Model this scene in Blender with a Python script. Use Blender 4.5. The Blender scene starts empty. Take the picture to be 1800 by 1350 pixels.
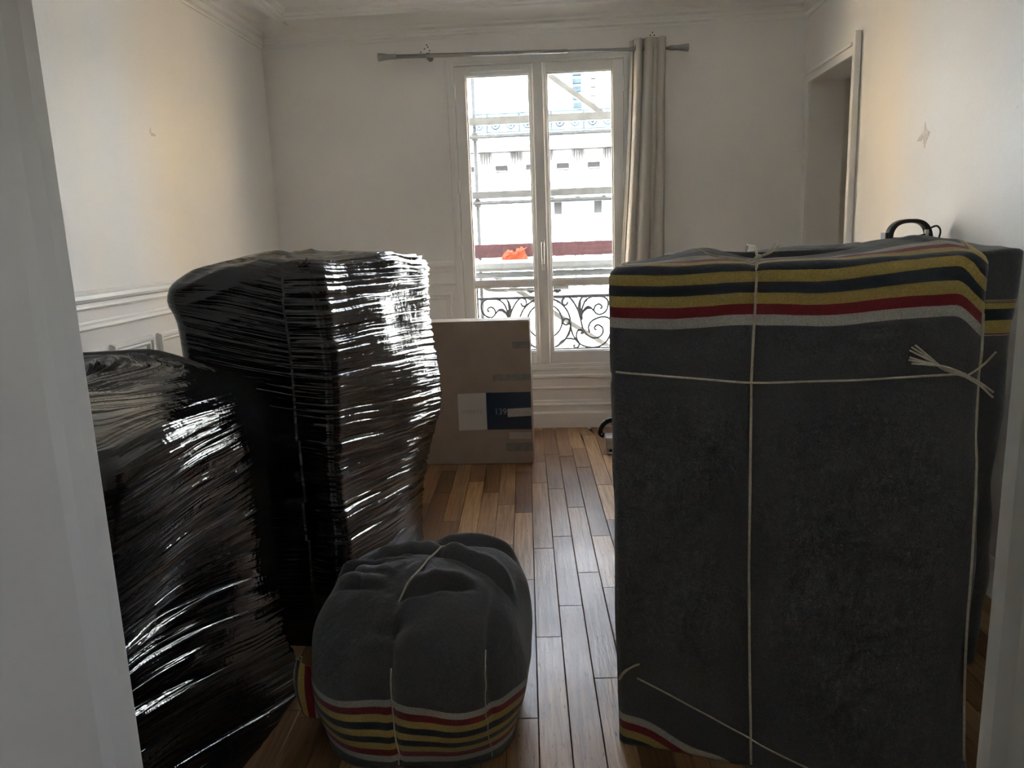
import bpy, bmesh, math, random
import numpy as np
from mathutils import Vector, Matrix

scene = bpy.context.scene
col = scene.collection
random.seed(7)
RNG = np.random.default_rng(7)

# ------------------------------------------------------------------ camera
FPX = 1352.0
EYE = np.array([0.0, 0.0, 1.45])
_down = np.array([250., -6850., -1352.]); _down /= np.linalg.norm(_down)
_up = -_down
_fw = np.array([0, 0, -1.]); _fw = _fw - _up * _fw.dot(_up); _fw /= np.linalg.norm(_fw)
_rt = np.cross(_fw, _up)
_R = np.array([_rt, _fw, _up])
_t = math.radians(4.5)
_R = np.array([[math.cos(_t), -math.sin(_t), 0], [math.sin(_t), math.cos(_t), 0], [0, 0, 1]]) @ _R
cam_data = bpy.data.cameras.new('camera')
cam = bpy.data.objects.new('camera', cam_data)
col.objects.link(cam)
M4 = Matrix.Identity(4)
for i in range(3):
    for j in range(3):
        M4[i][j] = _R[i][j]
    M4[i][3] = EYE[i]
cam.matrix_world = M4
cam_data.sensor_fit = 'HORIZONTAL'
cam_data.sensor_width = 36.0
cam_data.lens = 36.0 * FPX / 1800.0
cam_data.clip_start = 0.02
cam_data.clip_end = 200
scene.camera = cam


def px(x, y, Y):
    """point measured in the photograph, at room depth Y"""
    d = _R @ np.array([x - 900., -(y - 675.), -FPX])
    return EYE + d * (Y / d[1])


# ------------------------------------------------------------------ light
world = bpy.data.worlds.new('world')
scene.world = world
world.use_nodes = True
wn = world.node_tree
bg = wn.nodes['Background']
sky = wn.nodes.new('ShaderNodeTexSky')
sky.sky_type = 'NISHITA'
sky.sun_disc = False
sky.sun_elevation = math.radians(48)
sky.sun_rotation = math.radians(180)
sky.air_density = 1.0
sky.dust_density = 3.0
hsv = wn.nodes.new('ShaderNodeHueSaturation'); hsv.inputs['Saturation'].default_value = .45
wn.links.new(sky.outputs[0], hsv.inputs['Color']); wn.links.new(hsv.outputs[0], bg.inputs[0])
bg.inputs[1].default_value = 0.55

sun_d = bpy.data.lights.new('sun', 'SUN')
sun_d.energy = 18.0
sun_d.angle = math.radians(0.6)
sun_d.color = (1.0, 0.97, 0.93)
sun = bpy.data.objects.new('sun', sun_d)
col.objects.link(sun)
sun.location = (0, -10, 14)
sun.rotation_euler = (math.radians(42), 0, math.radians(-8))     # shines towards +Y, downwards

# portal: guides sky sampling through the window opening, emits nothing of its own
por_d = bpy.data.lights.new('window_portal', 'AREA')
por_d.shape = 'RECTANGLE'
por_d.size = 1.3
por_d.size_y = 2.3
por_d.cycles.is_portal = True
por = bpy.data.objects.new('window_portal', por_d)
col.objects.link(por)
por.location = (-0.18, 5.98, 1.54)
por.rotation_euler = (math.radians(-90), 0, 0)

por2_d = bpy.data.lights.new('hall_portal', 'AREA')  # guides sky sampling through the opening added in the unseen hallway
por2_d.shape = 'RECTANGLE'; por2_d.size = .32; por2_d.size_y = .52
por2_d.cycles.is_portal = True
por2 = bpy.data.objects.new('hall_portal', por2_d)
col.objects.link(por2)
por2.location = (1.39, -.75, 1.70)
por2.rotation_euler = (0, math.radians(90), 0)

scene.view_settings.view_transform = 'Standard'
scene.view_settings.look = 'None'
scene.view_settings.gamma = 1.0
scene.view_settings.use_curve_mapping = False
scene.view_settings.exposure = 3.0
scene.cycles.max_bounces = 14
scene.cycles.diffuse_bounces = 8
scene.cycles.glossy_bounces = 5
scene.cycles.transparent_max_bounces = 12
scene.cycles.sample_clamp_indirect = 12.0
scene.cycles.caustics_reflective = False
scene.cycles.caustics_refractive = False


# ------------------------------------------------------------------ helpers
def tag(o, label=None, cat=None, group=None, kind=None):
    if label: o['label'] = label
    if cat: o['category'] = cat
    if group: o['group'] = group
    if kind: o['kind'] = kind
    return o


def empty(name, loc=(0, 0, 0), rz=0.0):
    o = bpy.data.objects.new(name, None)
    o.empty_display_size = 0.1
    col.objects.link(o)
    o.location = loc
    o.rotation_euler = (0, 0, rz)
    return o


class MB:
    """collects shapes and links them as one mesh object"""
    def __init__(self):
        self.v = []; self.f = []; self.uv = None

    def add(self, v, f):
        b = len(self.v)
        self.v += [tuple(map(float, p)) for p in v]
        self.f += [tuple(i + b for i in q) for q in f]
        return self

    def box(self, x0, x1, y0, y1, z0, z1, ch=0.0):
        if ch <= 0:
            v = [(x, y, z) for z in (z0, z1) for y in (y0, y1) for x in (x0, x1)]
            f = [(0, 2, 3, 1), (4, 5, 7, 6), (0, 1, 5, 4), (2, 6, 7, 3), (0, 4, 6, 2), (1, 3, 7, 5)]
            return self.add(v, f)
        bm = bmesh.new()
        bmesh.ops.create_cube(bm, size=1)
        for q in bm.verts:
            q.co = Vector((x0 + (q.co.x + .5) * (x1 - x0), y0 + (q.co.y + .5) * (y1 - y0), z0 + (q.co.z + .5) * (z1 - z0)))
        bmesh.ops.bevel(bm, geom=bm.edges[:], offset=ch, segments=2, affect='EDGES', profile=.5)
        bm.verts.index_update()
        self.add([q.co[:] for q in bm.verts], [[q.index for q in f.verts] for f in bm.faces])
        bm.free()
        return self

    def prism(self, poly, p0, axis, length, u=(0, 0, 1), w=(1, 0, 0)):
        """2-D polygon (a along w, b along u) swept from p0 along axis"""
        p0 = np.array(p0, float); a = np.array(axis, float) * length
        u = np.array(u, float); w = np.array(w, float)
        n = len(poly)
        v = [p0 + w * q[0] + u * q[1] for q in poly] + [p0 + a + w * q[0] + u * q[1] for q in poly]
        f = [(i, (i + 1) % n, n + (i + 1) % n, n + i) for i in range(n)]
        f += [tuple(range(n))[::-1], tuple(range(n, 2 * n))]
        return self.add(v, f)

    def tube(self, pts, r, n=8, caps=True):
        pts = [np.array(p, float) for p in pts]
        m = len(pts)
        rs = r if hasattr(r, '__len__') else [r] * m
        tang = []
        for i in range(m):
            t = pts[min(i + 1, m - 1)] - pts[max(i - 1, 0)]
            L = np.linalg.norm(t)
            tang.append(t / L if L > 1e-9 else np.array([0, 0, 1.]))
        ref = np.array([0, 0, 1.]) if abs(tang[0][2]) < .9 else np.array([1., 0, 0])
        nrm = np.cross(tang[0], ref); nrm /= np.linalg.norm(nrm)
        v = []
        for i in range(m):
            nrm = nrm - tang[i] * nrm.dot(tang[i])
            nrm /= max(np.linalg.norm(nrm), 1e-9)
            b = np.cross(tang[i], nrm)
            for k in range(n):
                a = 2 * math.pi * k / n
                v.append(pts[i] + (nrm * math.cos(a) + b * math.sin(a)) * rs[i])
        f = []
        for i in range(m - 1):
            for k in range(n):
                k2 = (k + 1) % n
                f.append((i * n + k, i * n + k2, (i + 1) * n + k2, (i + 1) * n + k))
        if caps:
            f.append(tuple(range(n))[::-1]); f.append(tuple((m - 1) * n + k for k in range(n)))
        return self.add(v, f)

    def bar(self, a, b, w, h):
        """rectangular bar from a to b, w horizontal thickness, h in the other direction"""
        a = np.array(a, float); b = np.array(b, float)
        t = (b - a) / np.linalg.norm(b - a)
        s = np.array([0, 1., 0]); s = s - t * s.dot(t); s /= np.linalg.norm(s)
        u = np.cross(s, t)
        v = [p + s * i * w / 2 + u * j * h / 2 for p in (a, b) for i, j in ((-1, -1), (1, -1), (1, 1), (-1, 1))]
        return self.add(v, [(0, 1, 2, 3), (7, 6, 5, 4), (0, 4, 5, 1), (1, 5, 6, 2), (2, 6, 7, 3), (3, 7, 4, 0)])

    def build(self, name, mat, parent=None, smooth=False, kind=None, origin=True):
        v = np.array(self.v)
        c = np.zeros(3)
        if origin and parent is None:
            c = np.array([(v[:, 0].min() + v[:, 0].max()) / 2, (v[:, 1].min() + v[:, 1].max()) / 2, v[:, 2].min()])
        me = bpy.data.meshes.new(name)
        me.from_pydata((v - c).tolist(), [], self.f)
        me.validate()
        bm = bmesh.new(); bm.from_mesh(me)
        bmesh.ops.recalc_face_normals(bm, faces=bm.faces[:])
        bm.to_mesh(me); bm.free()
        if smooth:
            me.polygons.foreach_set('use_smooth', [True] * len(me.polygons))
        me.materials.append(mat)
        o = bpy.data.objects.new(name, me)
        col.objects.link(o)
        o.location = c
        if parent is not None:
            o.parent = parent
            if parent.type == 'MESH':
                # vertices are given in world space: undo the parent's shift
                o.location = -world_loc(parent)
        if kind: o['kind'] = kind
        return o


def world_loc(o):
    p = np.zeros(3)
    while o is not None:
        p = p + np.array(o.location[:]); o = o.parent
    return p


def part(mb, name, mat, parent, smooth=False, kind=None):
    """child part given in world coordinates (unrotated parents)"""
    o = mb.build(name, mat, None, smooth, kind)
    wl = np.array(o.location[:])
    o.parent = parent
    o.location = wl - world_loc(parent)
    return o


def struct(mb, name, mat, smooth=False):
    return mb.build(name, mat, None, smooth, 'structure')


def catmull(P, n=8):
    P = [np.array(p, float) for p in P]
    P = [2 * P[0] - P[1]] + P + [2 * P[-1] - P[-2]]
    out = []
    for i in range(1, len(P) - 2):
        for k in range(n):
            t = k / n
            a, b, c, d = P[i - 1], P[i], P[i + 1], P[i + 2]
            out.append(.5 * ((2 * b) + (c - a) * t + (2 * a - 5 * b + 4 * c - d) * t * t + (3 * b - a - 3 * c + d) * t ** 3))
    out.append(P[-2])
    return out


_tab = RNG.random((256, 256))


def vnoise(x, y, seed=0):
    x = np.asarray(x, float) + seed * 17.31; y = np.asarray(y, float) + seed * 9.77
    xi = np.floor(x).astype(int); yi = np.floor(y).astype(int)
    fx = x - xi; fy = y - yi
    fx = fx * fx * (3 - 2 * fx); fy = fy * fy * (3 - 2 * fy)
    g = lambda a, b: _tab[a % 256, b % 256]
    return ((g(xi, yi) * (1 - fx) + g(xi + 1, yi) * fx) * (1 - fy) + (g(xi, yi + 1) * (1 - fx) + g(xi + 1, yi + 1) * fx) * fy) * 2 - 1


def sstep(a, b, x):
    t = np.clip((x - a) / (b - a), 0, 1)
    return t * t * (3 - 2 * t)


# ------------------------------------------------------------------ materials
MATS = {}


def new_mat(name):
    m = bpy.data.materials.new(name); m.use_nodes = True
    return m, m.node_tree, m.node_tree.nodes['Principled BSDF']


def nd(nt, t, **kw):
    n = nt.nodes.new(t)
    for k, v in kw.items(): setattr(n, k, v)
    return n


def simple(name, c, rough=.5, metal=0.0, var=.06, scale=6.0, bump=0.0, bscale=80.0, spec=.5):
    """base colour with a little procedural mottling and optional fine bump"""
    m, nt, b = new_mat(name)
    geo = nd(nt, 'ShaderNodeNewGeometry')
    nz = nd(nt, 'ShaderNodeTexNoise'); nz.inputs['Scale'].default_value = scale; nz.inputs['Detail'].default_value = 4
    nt.links.new(geo.outputs['Position'], nz.inputs['Vector'])
    rp = nd(nt, 'ShaderNodeValToRGB')
    rp.color_ramp.elements[0].position = .3; rp.color_ramp.elements[1].position = .7
    rp.color_ramp.elements[0].color = (*[max(0, x * (1 - var)) for x in c], 1)
    rp.color_ramp.elements[1].color = (*[min(1, x * (1 + var)) for x in c], 1)
    nt.links.new(nz.outputs['Fac'], rp.inputs['Fac'])
    nt.links.new(rp.outputs['Color'], b.inputs['Base Color'])
    b.inputs['Roughness'].default_value = rough
    b.inputs['Metallic'].default_value = metal
    b.inputs['Specular IOR Level'].default_value = spec
    if bump > 0:
        n2 = nd(nt, 'ShaderNodeTexNoise'); n2.inputs['Scale'].default_value = bscale; n2.inputs['Detail'].default_value = 3
        nt.links.new(geo.outputs['Position'], n2.inputs['Vector'])
        bp = nd(nt, 'ShaderNodeBump'); bp.inputs['Strength'].default_value = bump; bp.inputs['Distance'].default_value = .01
        nt.links.new(n2.outputs['Fac'], bp.inputs['Height'])
        nt.links.new(bp.outputs['Normal'], b.inputs['Normal'])
    MATS[name] = m
    return m


wall_paint = simple('wall_paint', (.86, .855, .835), .5, var=.03, scale=1.3, bump=.12, bscale=35)
trim_paint = simple('trim_paint', (.87, .865, .845), .38, var=.02, scale=2)
ceil_paint = simple('ceiling_paint', (.87, .865, .845), .6, var=.02, scale=1)
window_paint = simple('window_paint', (.86, .86, .84), .33, var=.02, scale=3)
passage_paint = simple('passage_paint', (.80, .78, .74), .6, var=.03, scale=1)
steel = simple('brushed_steel', (.42, .42, .42), .34, metal=1.0, var=.08, scale=40)
dark_hole = simple('dark_hole', (.02, .02, .02), .8)
iron = simple('wrought_iron', (.025, .026, .028), .5, metal=.3)
stone_sill = simple('stone', (.45, .43, .40), .8, var=.1, scale=20)
cardboard = simple('cardboard', (.35, .27, .215), .75, var=.07, scale=9, bump=.1, bscale=120)
label_white = simple('label_white', (.60, .575, .54), .5, var=.03)
label_navy = simple('label_navy', (.018, .032, .06), .4, var=.06)
label_pink = simple('label_pale', (.48, .40, .36), .5, var=.04)
ink_grey = simple('ink_grey', (.40, .38, .36), .6)
ink_light = simple('ink_light', (.30, .33, .36), .5)
tape_clear = simple('packing_tape', (.38, .36, .35), .16, var=.1, scale=40, bump=.25, bscale=25)
tape_blue = simple('packing_tape_blue', (.24, .23, .22), .1, var=.15, scale=30, bump=.3, bscale=30)
string_mat = simple('jute_string', (.55, .49, .38), .85, var=.15, scale=90, bump=.4, bscale=300)
black_plastic = simple('black_plastic', (.012, .012, .013), .28, var=.1)
rubber = simple('cable_rubber', (.014, .014, .014), .4)
chrome_grey = simple('grey_plastic', (.42, .40, .38), .3, var=.08)
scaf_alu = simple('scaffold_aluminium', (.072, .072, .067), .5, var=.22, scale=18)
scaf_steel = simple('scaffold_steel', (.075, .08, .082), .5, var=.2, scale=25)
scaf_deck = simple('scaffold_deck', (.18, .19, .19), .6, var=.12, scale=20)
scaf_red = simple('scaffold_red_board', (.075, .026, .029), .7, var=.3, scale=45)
orange_cloth = simple('orange_cloth', (.36, .055, .016), .8, var=.15, scale=40)
fac_white = simple('facade_white', (.60, .635, .66), .85, var=.03, scale=2)
fac_grey = simple('facade_grey', (.12, .122, .126), .8, var=.3, scale=6)  # darker stone for corbels and cornice strip, their shade put into the colour
fac_blue = simple('facade_blue', (.012, .019, .024), .8, var=.3, scale=8, spec=.05)  # ironwork and pilaster, set far darker than the white wall
fac_relief = simple('facade_relief', (.030, .030, .031), .9, var=.25, scale=12, spec=.05)  # dentils and carved panels darkened: relief shade painted into the colour
fac_warm = simple('facade_warm_stone', (.66, .49, .29), .85, var=.08, scale=2)
fac_win = simple('facade_glass', (.024, .027, .032), .4, var=.2, scale=3)
fac_cloth = simple('facade_curtain', (.55, .56, .57), .9)
asphalt = simple('street_asphalt', (.12, .12, .125), .9, var=.15, scale=3)
roof_zinc = simple('roof_zinc', (.3, .32, .35), .5)
scuff_grey = simple('wall_scuff', (.70, .67, .62), .7, var=.2, scale=40)
scuff_glare = simple('wall_scuff_glare', (.88, .87, .84), .5, var=.05, scale=60)  # pale colour stands for the glare on the scuffed wall


def glass_mat():
    m = bpy.data.materials.new('window_glass'); m.use_nodes = True
    nt = m.node_tree; nt.nodes.clear()
    out = nd(nt, 'ShaderNodeOutputMaterial')
    tr = nd(nt, 'ShaderNodeBsdfTransparent'); tr.inputs[0].default_value = (.97, .98, .975, 1)
    gl = nd(nt, 'ShaderNodeBsdfGlossy'); gl.inputs['Roughness'].default_value = .02
    lw = nd(nt, 'ShaderNodeLayerWeight'); lw.inputs[0].default_value = .5
    pw = nd(nt, 'ShaderNodeMath', operation='POWER'); pw.inputs[1].default_value = 4.5; nt.links.new(lw.outputs['Facing'], pw.inputs[0])
    fr = nd(nt, 'ShaderNodeMath', operation='MULTIPLY_ADD'); fr.inputs[1].default_value = .55; fr.inputs[2].default_value = .03; nt.links.new(pw.outputs[0], fr.inputs[0])
    mx = nd(nt, 'ShaderNodeMixShader')
    nt.links.new(fr.outputs[0], mx.inputs[0]); nt.links.new(tr.outputs[0], mx.inputs[1]); nt.links.new(gl.outputs[0], mx.inputs[2])
    # faint dust on the panes
    df = nd(nt, 'ShaderNodeBsdfDiffuse'); df.inputs[0].default_value = (.7, .7, .7, 1)
    geo = nd(nt, 'ShaderNodeNewGeometry')
    nz = nd(nt, 'ShaderNodeTexNoise'); nz.inputs['Scale'].default_value = 30; nz.inputs['Detail'].default_value = 6
    nt.links.new(geo.outputs['Position'], nz.inputs['Vector'])
    rp = nd(nt, 'ShaderNodeValToRGB'); rp.color_ramp.elements[0].position = .55; rp.color_ramp.elements[1].position = .75
    rp.color_ramp.elements[0].color = (.01, .01, .01, 1); rp.color_ramp.elements[1].color = (.06, .06, .06, 1)
    nt.links.new(nz.outputs['Fac'], rp.inputs['Fac'])
    m2 = nd(nt, 'ShaderNodeMixShader')
    nt.links.new(rp.outputs['Color'], m2.inputs[0]); nt.links.new(mx.outputs[0], m2.inputs[1]); nt.links.new(df.outputs[0], m2.inputs[2])
    nt.links.new(m2.outputs[0], out.inputs[0])
    return m


glass = glass_mat()


def wood_mat():
    m, nt, b = new_mat('oak_plank')
    geo = nd(nt, 'ShaderNodeNewGeometry')
    at = nd(nt, 'ShaderNodeAttribute', attribute_name='tone')
    rot = nd(nt, 'ShaderNodeVectorRotate', rotation_type='Z_AXIS'); rot.inputs['Angle'].default_value = math.radians(-3.2)
    nt.links.new(geo.outputs['Position'], rot.inputs['Vector'])
    off = nd(nt, 'ShaderNodeVectorMath', operation='MULTIPLY_ADD')
    comb = nd(nt, 'ShaderNodeCombineXYZ')
    nt.links.new(at.outputs['Fac'], comb.inputs[0]); nt.links.new(at.outputs['Fac'], comb.inputs[1])
    nt.links.new(comb.outputs[0], off.inputs[0]); off.inputs[1].default_value = (37, 53, 11)
    nt.links.new(rot.outputs[0], off.inputs[2])
    mp = nd(nt, 'ShaderNodeMapping'); mp.inputs['Scale'].default_value = (75, 3.2, 1)
    nt.links.new(off.outputs[0], mp.inputs['Vector'])
    n1 = nd(nt, 'ShaderNodeTexNoise'); n1.inputs['Scale'].default_value = 1; n1.inputs['Detail'].default_value = 5; n1.inputs['Distortion'].default_value = .6
    nt.links.new(mp.outputs[0], n1.inputs['Vector'])
    # tone ramp
    r1 = nd(nt, 'ShaderNodeValToRGB')
    els = r1.color_ramp.elements
    els[0].position = 0; els[0].color = (.13, .062, .028, 1)
    els[1].position = 1; els[1].color = (.62, .38, .18, 1)
    e = els.new(.5); e.color = (.30, .155, .07, 1)
    nt.links.new(at.outputs['Fac'], r1.inputs['Fac'])
    r2 = nd(nt, 'ShaderNodeValToRGB'); r2.color_ramp.elements[0].position = .34; r2.color_ramp.elements[1].position = .62
    r2.color_ramp.elements[0].color = (.55, .52, .5, 1); r2.color_ramp.elements[1].color = (1.1, 1.1, 1.1, 1)
    nt.links.new(n1.outputs['Fac'], r2.inputs['Fac'])
    mul = nd(nt, 'ShaderNodeMix', data_type='RGBA', blend_type='MULTIPLY'); mul.inputs[0].default_value = .8
    nt.links.new(r1.outputs[0], mul.inputs[6]); nt.links.new(r2.outputs[0], mul.inputs[7])
    # worn scratches and pores
    mp2 = nd(nt, 'ShaderNodeMapping'); mp2.inputs['Scale'].default_value = (160, 22, 1)
    nt.links.new(off.outputs[0], mp2.inputs['Vector'])
    n3 = nd(nt, 'ShaderNodeTexNoise'); n3.inputs['Scale'].default_value = 1; n3.inputs['Detail'].default_value = 2
    nt.links.new(mp2.outputs[0], n3.inputs['Vector'])
    r3 = nd(nt, 'ShaderNodeValToRGB'); r3.color_ramp.elements[0].position = .27; r3.color_ramp.elements[1].position = .36
    r3.color_ramp.elements[0].color = (.25, .22, .2, 1); r3.color_ramp.elements[1].color = (1, 1, 1, 1)
    nt.links.new(n3.outputs['Fac'], r3.inputs['Fac'])
    mul2 = nd(nt, 'ShaderNodeMix', data_type='RGBA', blend_type='MULTIPLY'); mul2.inputs[0].default_value = 1
    nt.links.new(mul.outputs[2], mul2.inputs[6]); nt.links.new(r3.outputs[0], mul2.inputs[7])
    nt.links.new(mul2.outputs[2], b.inputs['Base Color'])
    n4 = nd(nt, 'ShaderNodeTexNoise'); n4.inputs['Scale'].default_value = 3.5; n4.inputs['Detail'].default_value = 4
    nt.links.new(geo.outputs['Position'], n4.inputs['Vector'])
    mr = nd(nt, 'ShaderNodeMapRange'); mr.inputs[3].default_value = .24; mr.inputs[4].default_value = .42
    nt.links.new(n4.outputs['Fac'], mr.inputs[0]); nt.links.new(mr.outputs[0], b.inputs['Roughness'])
    b.inputs['Specular IOR Level'].default_value = .55
    ad = nd(nt, 'ShaderNodeMath', operation='MULTIPLY_ADD'); ad.inputs[1].default_value = .6
    nt.links.new(n3.outputs['Fac'], ad.inputs[0]); nt.links.new(n1.outputs['Fac'], ad.inputs[2])
    bp = nd(nt, 'ShaderNodeBump'); bp.inputs['Strength'].default_value = .22; bp.inputs['Distance'].default_value = .004
    nt.links.new(ad.outputs[0], bp.inputs['Height']); nt.links.new(bp.outputs['Normal'], b.inputs['Normal'])
    return m


oak = wood_mat()
GREY = (.088, .089, .094, 1); DARK = (.034, .042, .055, 1); YEL = (.46, .34, .10, 1); RED = (.21, .017, .026, 1); WHI = (.44, .43, .38, 1)


def blanket_mat():
    """grey felted wool; stripe number comes from the second UV coordinate of the woven cloth"""
    m, nt, b = new_mat('moving_blanket')
    uv = nd(nt, 'ShaderNodeUVMap', uv_map='weave')
    sep = nd(nt, 'ShaderNodeSeparateXYZ'); nt.links.new(uv.outputs[0], sep.inputs[0])
    geo = nd(nt, 'ShaderNodeNewGeometry')
    nz = nd(nt, 'ShaderNodeTexNoise'); nz.inputs['Scale'].default_value = 9; nz.inputs['Detail'].default_value = 5
    nt.links.new(geo.outputs['Position'], nz.inputs['Vector'])
    w = nd(nt, 'ShaderNodeMath', operation='MULTIPLY_ADD'); w.inputs[1].default_value = .3; nt.links.new(nz.outputs['Fac'], w.inputs[0]); nt.links.new(sep.outputs[1], w.inputs[2])
    q = nd(nt, 'ShaderNodeMapRange'); q.inputs[1].default_value = -.85; q.inputs[2].default_value = 10.15
    nt.links.new(w.outputs[0], q.inputs[0])
    rp = nd(nt, 'ShaderNodeValToRGB'); rp.color_ramp.interpolation = 'CONSTANT'
    cols = [GREY, WHI, RED, YEL, DARK, YEL, DARK, YEL, RED, WHI, GREY]
    els = rp.color_ramp.elements
    els[0].position = 0; els[0].color = GREY
    els[1].position = 1 / 11; els[1].color = WHI
    for i in range(2, 11):
        e = els.new(i / 11); e.color = cols[i]
    nt.links.new(q.outputs[0], rp.inputs['Fac'])
    # felt flecks
    f1 = nd(nt, 'ShaderNodeTexNoise'); f1.inputs['Scale'].default_value = 260; f1.inputs['Detail'].default_value = 4; f1.inputs['Roughness'].default_value = .7
    nt.links.new(geo.outputs['Position'], f1.inputs['Vector'])
    fr = nd(nt, 'ShaderNodeValToRGB'); fr.color_ramp.elements[0].position = .34; fr.color_ramp.elements[1].position = .72
    fr.color_ramp.elements[0].color = (.72, .72, .72, 1); fr.color_ramp.elements[1].color = (1.3, 1.3, 1.3, 1)
    nt.links.new(f1.outputs['Fac'], fr.inputs['Fac'])
    mu = nd(nt, 'ShaderNodeMix', data_type='RGBA', blend_type='MULTIPLY'); mu.inputs[0].default_value = 1
    nt.links.new(rp.outputs[0], mu.inputs[6]); nt.links.new(fr.outputs[0], mu.inputs[7])
    vo = nd(nt, 'ShaderNodeTexVoronoi'); vo.inputs['Scale'].default_value = 75
    nt.links.new(geo.outputs['Position'], vo.inputs['Vector'])
    vr = nd(nt, 'ShaderNodeValToRGB'); vr.color_ramp.elements[0].position = .06; vr.color_ramp.elements[1].position = .10
    vr.color_ramp.elements[0].color = (1, 1, 1, 1); vr.color_ramp.elements[1].color = (0, 0, 0, 1)
    nt.links.new(vo.outputs['Distance'], vr.inputs['Fac'])
    pk = nd(nt, 'ShaderNodeMath', operation='MULTIPLY'); pk.inputs[1].default_value = .28
    nt.links.new(vr.outputs[0], pk.inputs[0])
    mk = nd(nt, 'ShaderNodeMix', data_type='RGBA'); nt.links.new(pk.outputs[0], mk.inputs[0])
    nt.links.new(mu.outputs[2], mk.inputs[6]); mk.inputs[7].default_value = (.16, .15, .14, 1)
    nt.links.new(mk.outputs[2], b.inputs['Base Color'])
    b.inputs['Roughness'].default_value = .95
    b.inputs['Specular IOR Level'].default_value = .15
    b.inputs['Sheen Weight'].default_value = .35
    b.inputs['Sheen Roughness'].default_value = .5
    bp = nd(nt, 'ShaderNodeBump'); bp.inputs['Strength'].default_value = .55; bp.inputs['Distance'].default_value = .004
    ad = nd(nt, 'ShaderNodeMath', operation='MULTIPLY_ADD'); ad.inputs[1].default_value = 2.0
    n5 = nd(nt, 'ShaderNodeTexNoise'); n5.inputs['Scale'].default_value = 55; n5.inputs['Detail'].default_value = 3
    nt.links.new(geo.outputs['Position'], n5.inputs['Vector'])
    nt.links.new(n5.outputs['Fac'], ad.inputs[0]); nt.links.new(f1.outputs['Fac'], ad.inputs[2])
    nt.links.new(ad.outputs[0], bp.inputs['Height']); nt.links.new(bp.outputs['Normal'], b.inputs['Normal'])
    return m


blanket = blanket_mat()


def film_mat():
    """glossy black stretch film; 'weave' UV = (along the pull, across the pull) in metres"""
    m, nt, b = new_mat('black_stretch_film')
    uv = nd(nt, 'ShaderNodeUVMap', uv_map='weave')
    geo = nd(nt, 'ShaderNodeNewGeometry')

    def layer(sx, sy, det, dist=0.):
        mp = nd(nt, 'ShaderNodeMapping'); mp.inputs['Scale'].default_value = (sx, sy, 1)
        nt.links.new(uv.outputs[0], mp.inputs['Vector'])
        n = nd(nt, 'ShaderNodeTexNoise'); n.inputs['Scale'].default_value = 1; n.inputs['Detail'].default_value = det
        n.inputs['Distortion'].default_value = dist
        nt.links.new(mp.outputs[0], n.inputs['Vector'])
        return n.outputs['Fac']
    a = layer(1.3, 60, 2, .1); c = layer(5, 170, 2, .2)
    ad = nd(nt, 'ShaderNodeMath', operation='MULTIPLY_ADD'); ad.inputs[1].default_value = .18
    nt.links.new(c, ad.inputs[0]); nt.links.new(a, ad.inputs[2])
    n3 = nd(nt, 'ShaderNodeTexNoise'); n3.inputs['Scale'].default_value = 22; n3.inputs['Detail'].default_value = 3
    nt.links.new(geo.outputs['Position'], n3.inputs['Vector'])
    a2 = nd(nt, 'ShaderNodeMath', operation='MULTIPLY_ADD'); a2.inputs[1].default_value = .25
    nt.links.new(n3.outputs['Fac'], a2.inputs[0]); nt.links.new(ad.outputs[0], a2.inputs[2])
    bp = nd(nt, 'ShaderNodeBump'); bp.inputs['Strength'].default_value = .7; bp.inputs['Distance'].default_value = .012
    nt.links.new(a2.outputs[0], bp.inputs['Height']); nt.links.new(bp.outputs['Normal'], b.inputs['Normal'])
    b.inputs['Base Color'].default_value = (.0075, .0075, .008, 1)
    b.inputs['Roughness'].default_value = .07
    b.inputs['IOR'].default_value = 1.62
    return m


film = film_mat()


def curtain_mat():
    m, nt, b = new_mat('curtain_cloth')
    geo = nd(nt, 'ShaderNodeNewGeometry')
    wv = nd(nt, 'ShaderNodeTexNoise'); wv.inputs['Scale'].default_value = 300
    nt.links.new(geo.outputs['Position'], wv.inputs['Vector'])
    rp = nd(nt, 'ShaderNodeValToRGB'); rp.color_ramp.elements[0].color = (.47, .445, .40, 1); rp.color_ramp.elements[1].color = (.64, .61, .56, 1)
    nt.links.new(wv.outputs['Fac'], rp.inputs['Fac']); nt.links.new(rp.outputs[0], b.inputs['Base Color'])
    b.inputs['Roughness'].default_value = .9
    b.inputs['Sheen Weight'].default_value = .2
    bp = nd(nt, 'ShaderNodeBump'); bp.inputs['Strength'].default_value = .15; bp.inputs['Distance'].default_value = .002
    nt.links.new(wv.outputs['Fac'], bp.inputs['Height']); nt.links.new(bp.outputs['Normal'], b.inputs['Normal'])
    return m


curtain_cloth = curtain_mat()
lining = simple('curtain_lining', (.60, .56, .48), .85, var=.04)

# ------------------------------------------------------------------ room shell
XL, XR, YF, YB, ZC = -2.126, 1.615, 0.66, 5.628, 2.95
WX0, WX1, WZ0, WZ1 = -0.80, 0.432, 0.455, 2.612      # window opening
DY0, DY1, DZ = 4.66, 5.48, 2.352                      # passage opening in right wall
JX0, JX1, JZ = -0.437, 0.364, 2.25                    # doorway the picture is taken through
HALL = (-1.3, 1.3, -1.8, 0.50, 2.7)

fl = MB().box(XL - .3, XR + 1.3, HALL[2] - .2, YB + .02, -.12, -.014)
floor = struct(fl, 'floor', simple('subfloor', (.03, .02, .014), .9))

ce = MB().box(XL - .2, XR + .2, YF - .2, YB + .4, ZC, ZC + .15)
ceiling = struct(ce, 'ceiling', ceil_paint)

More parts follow.
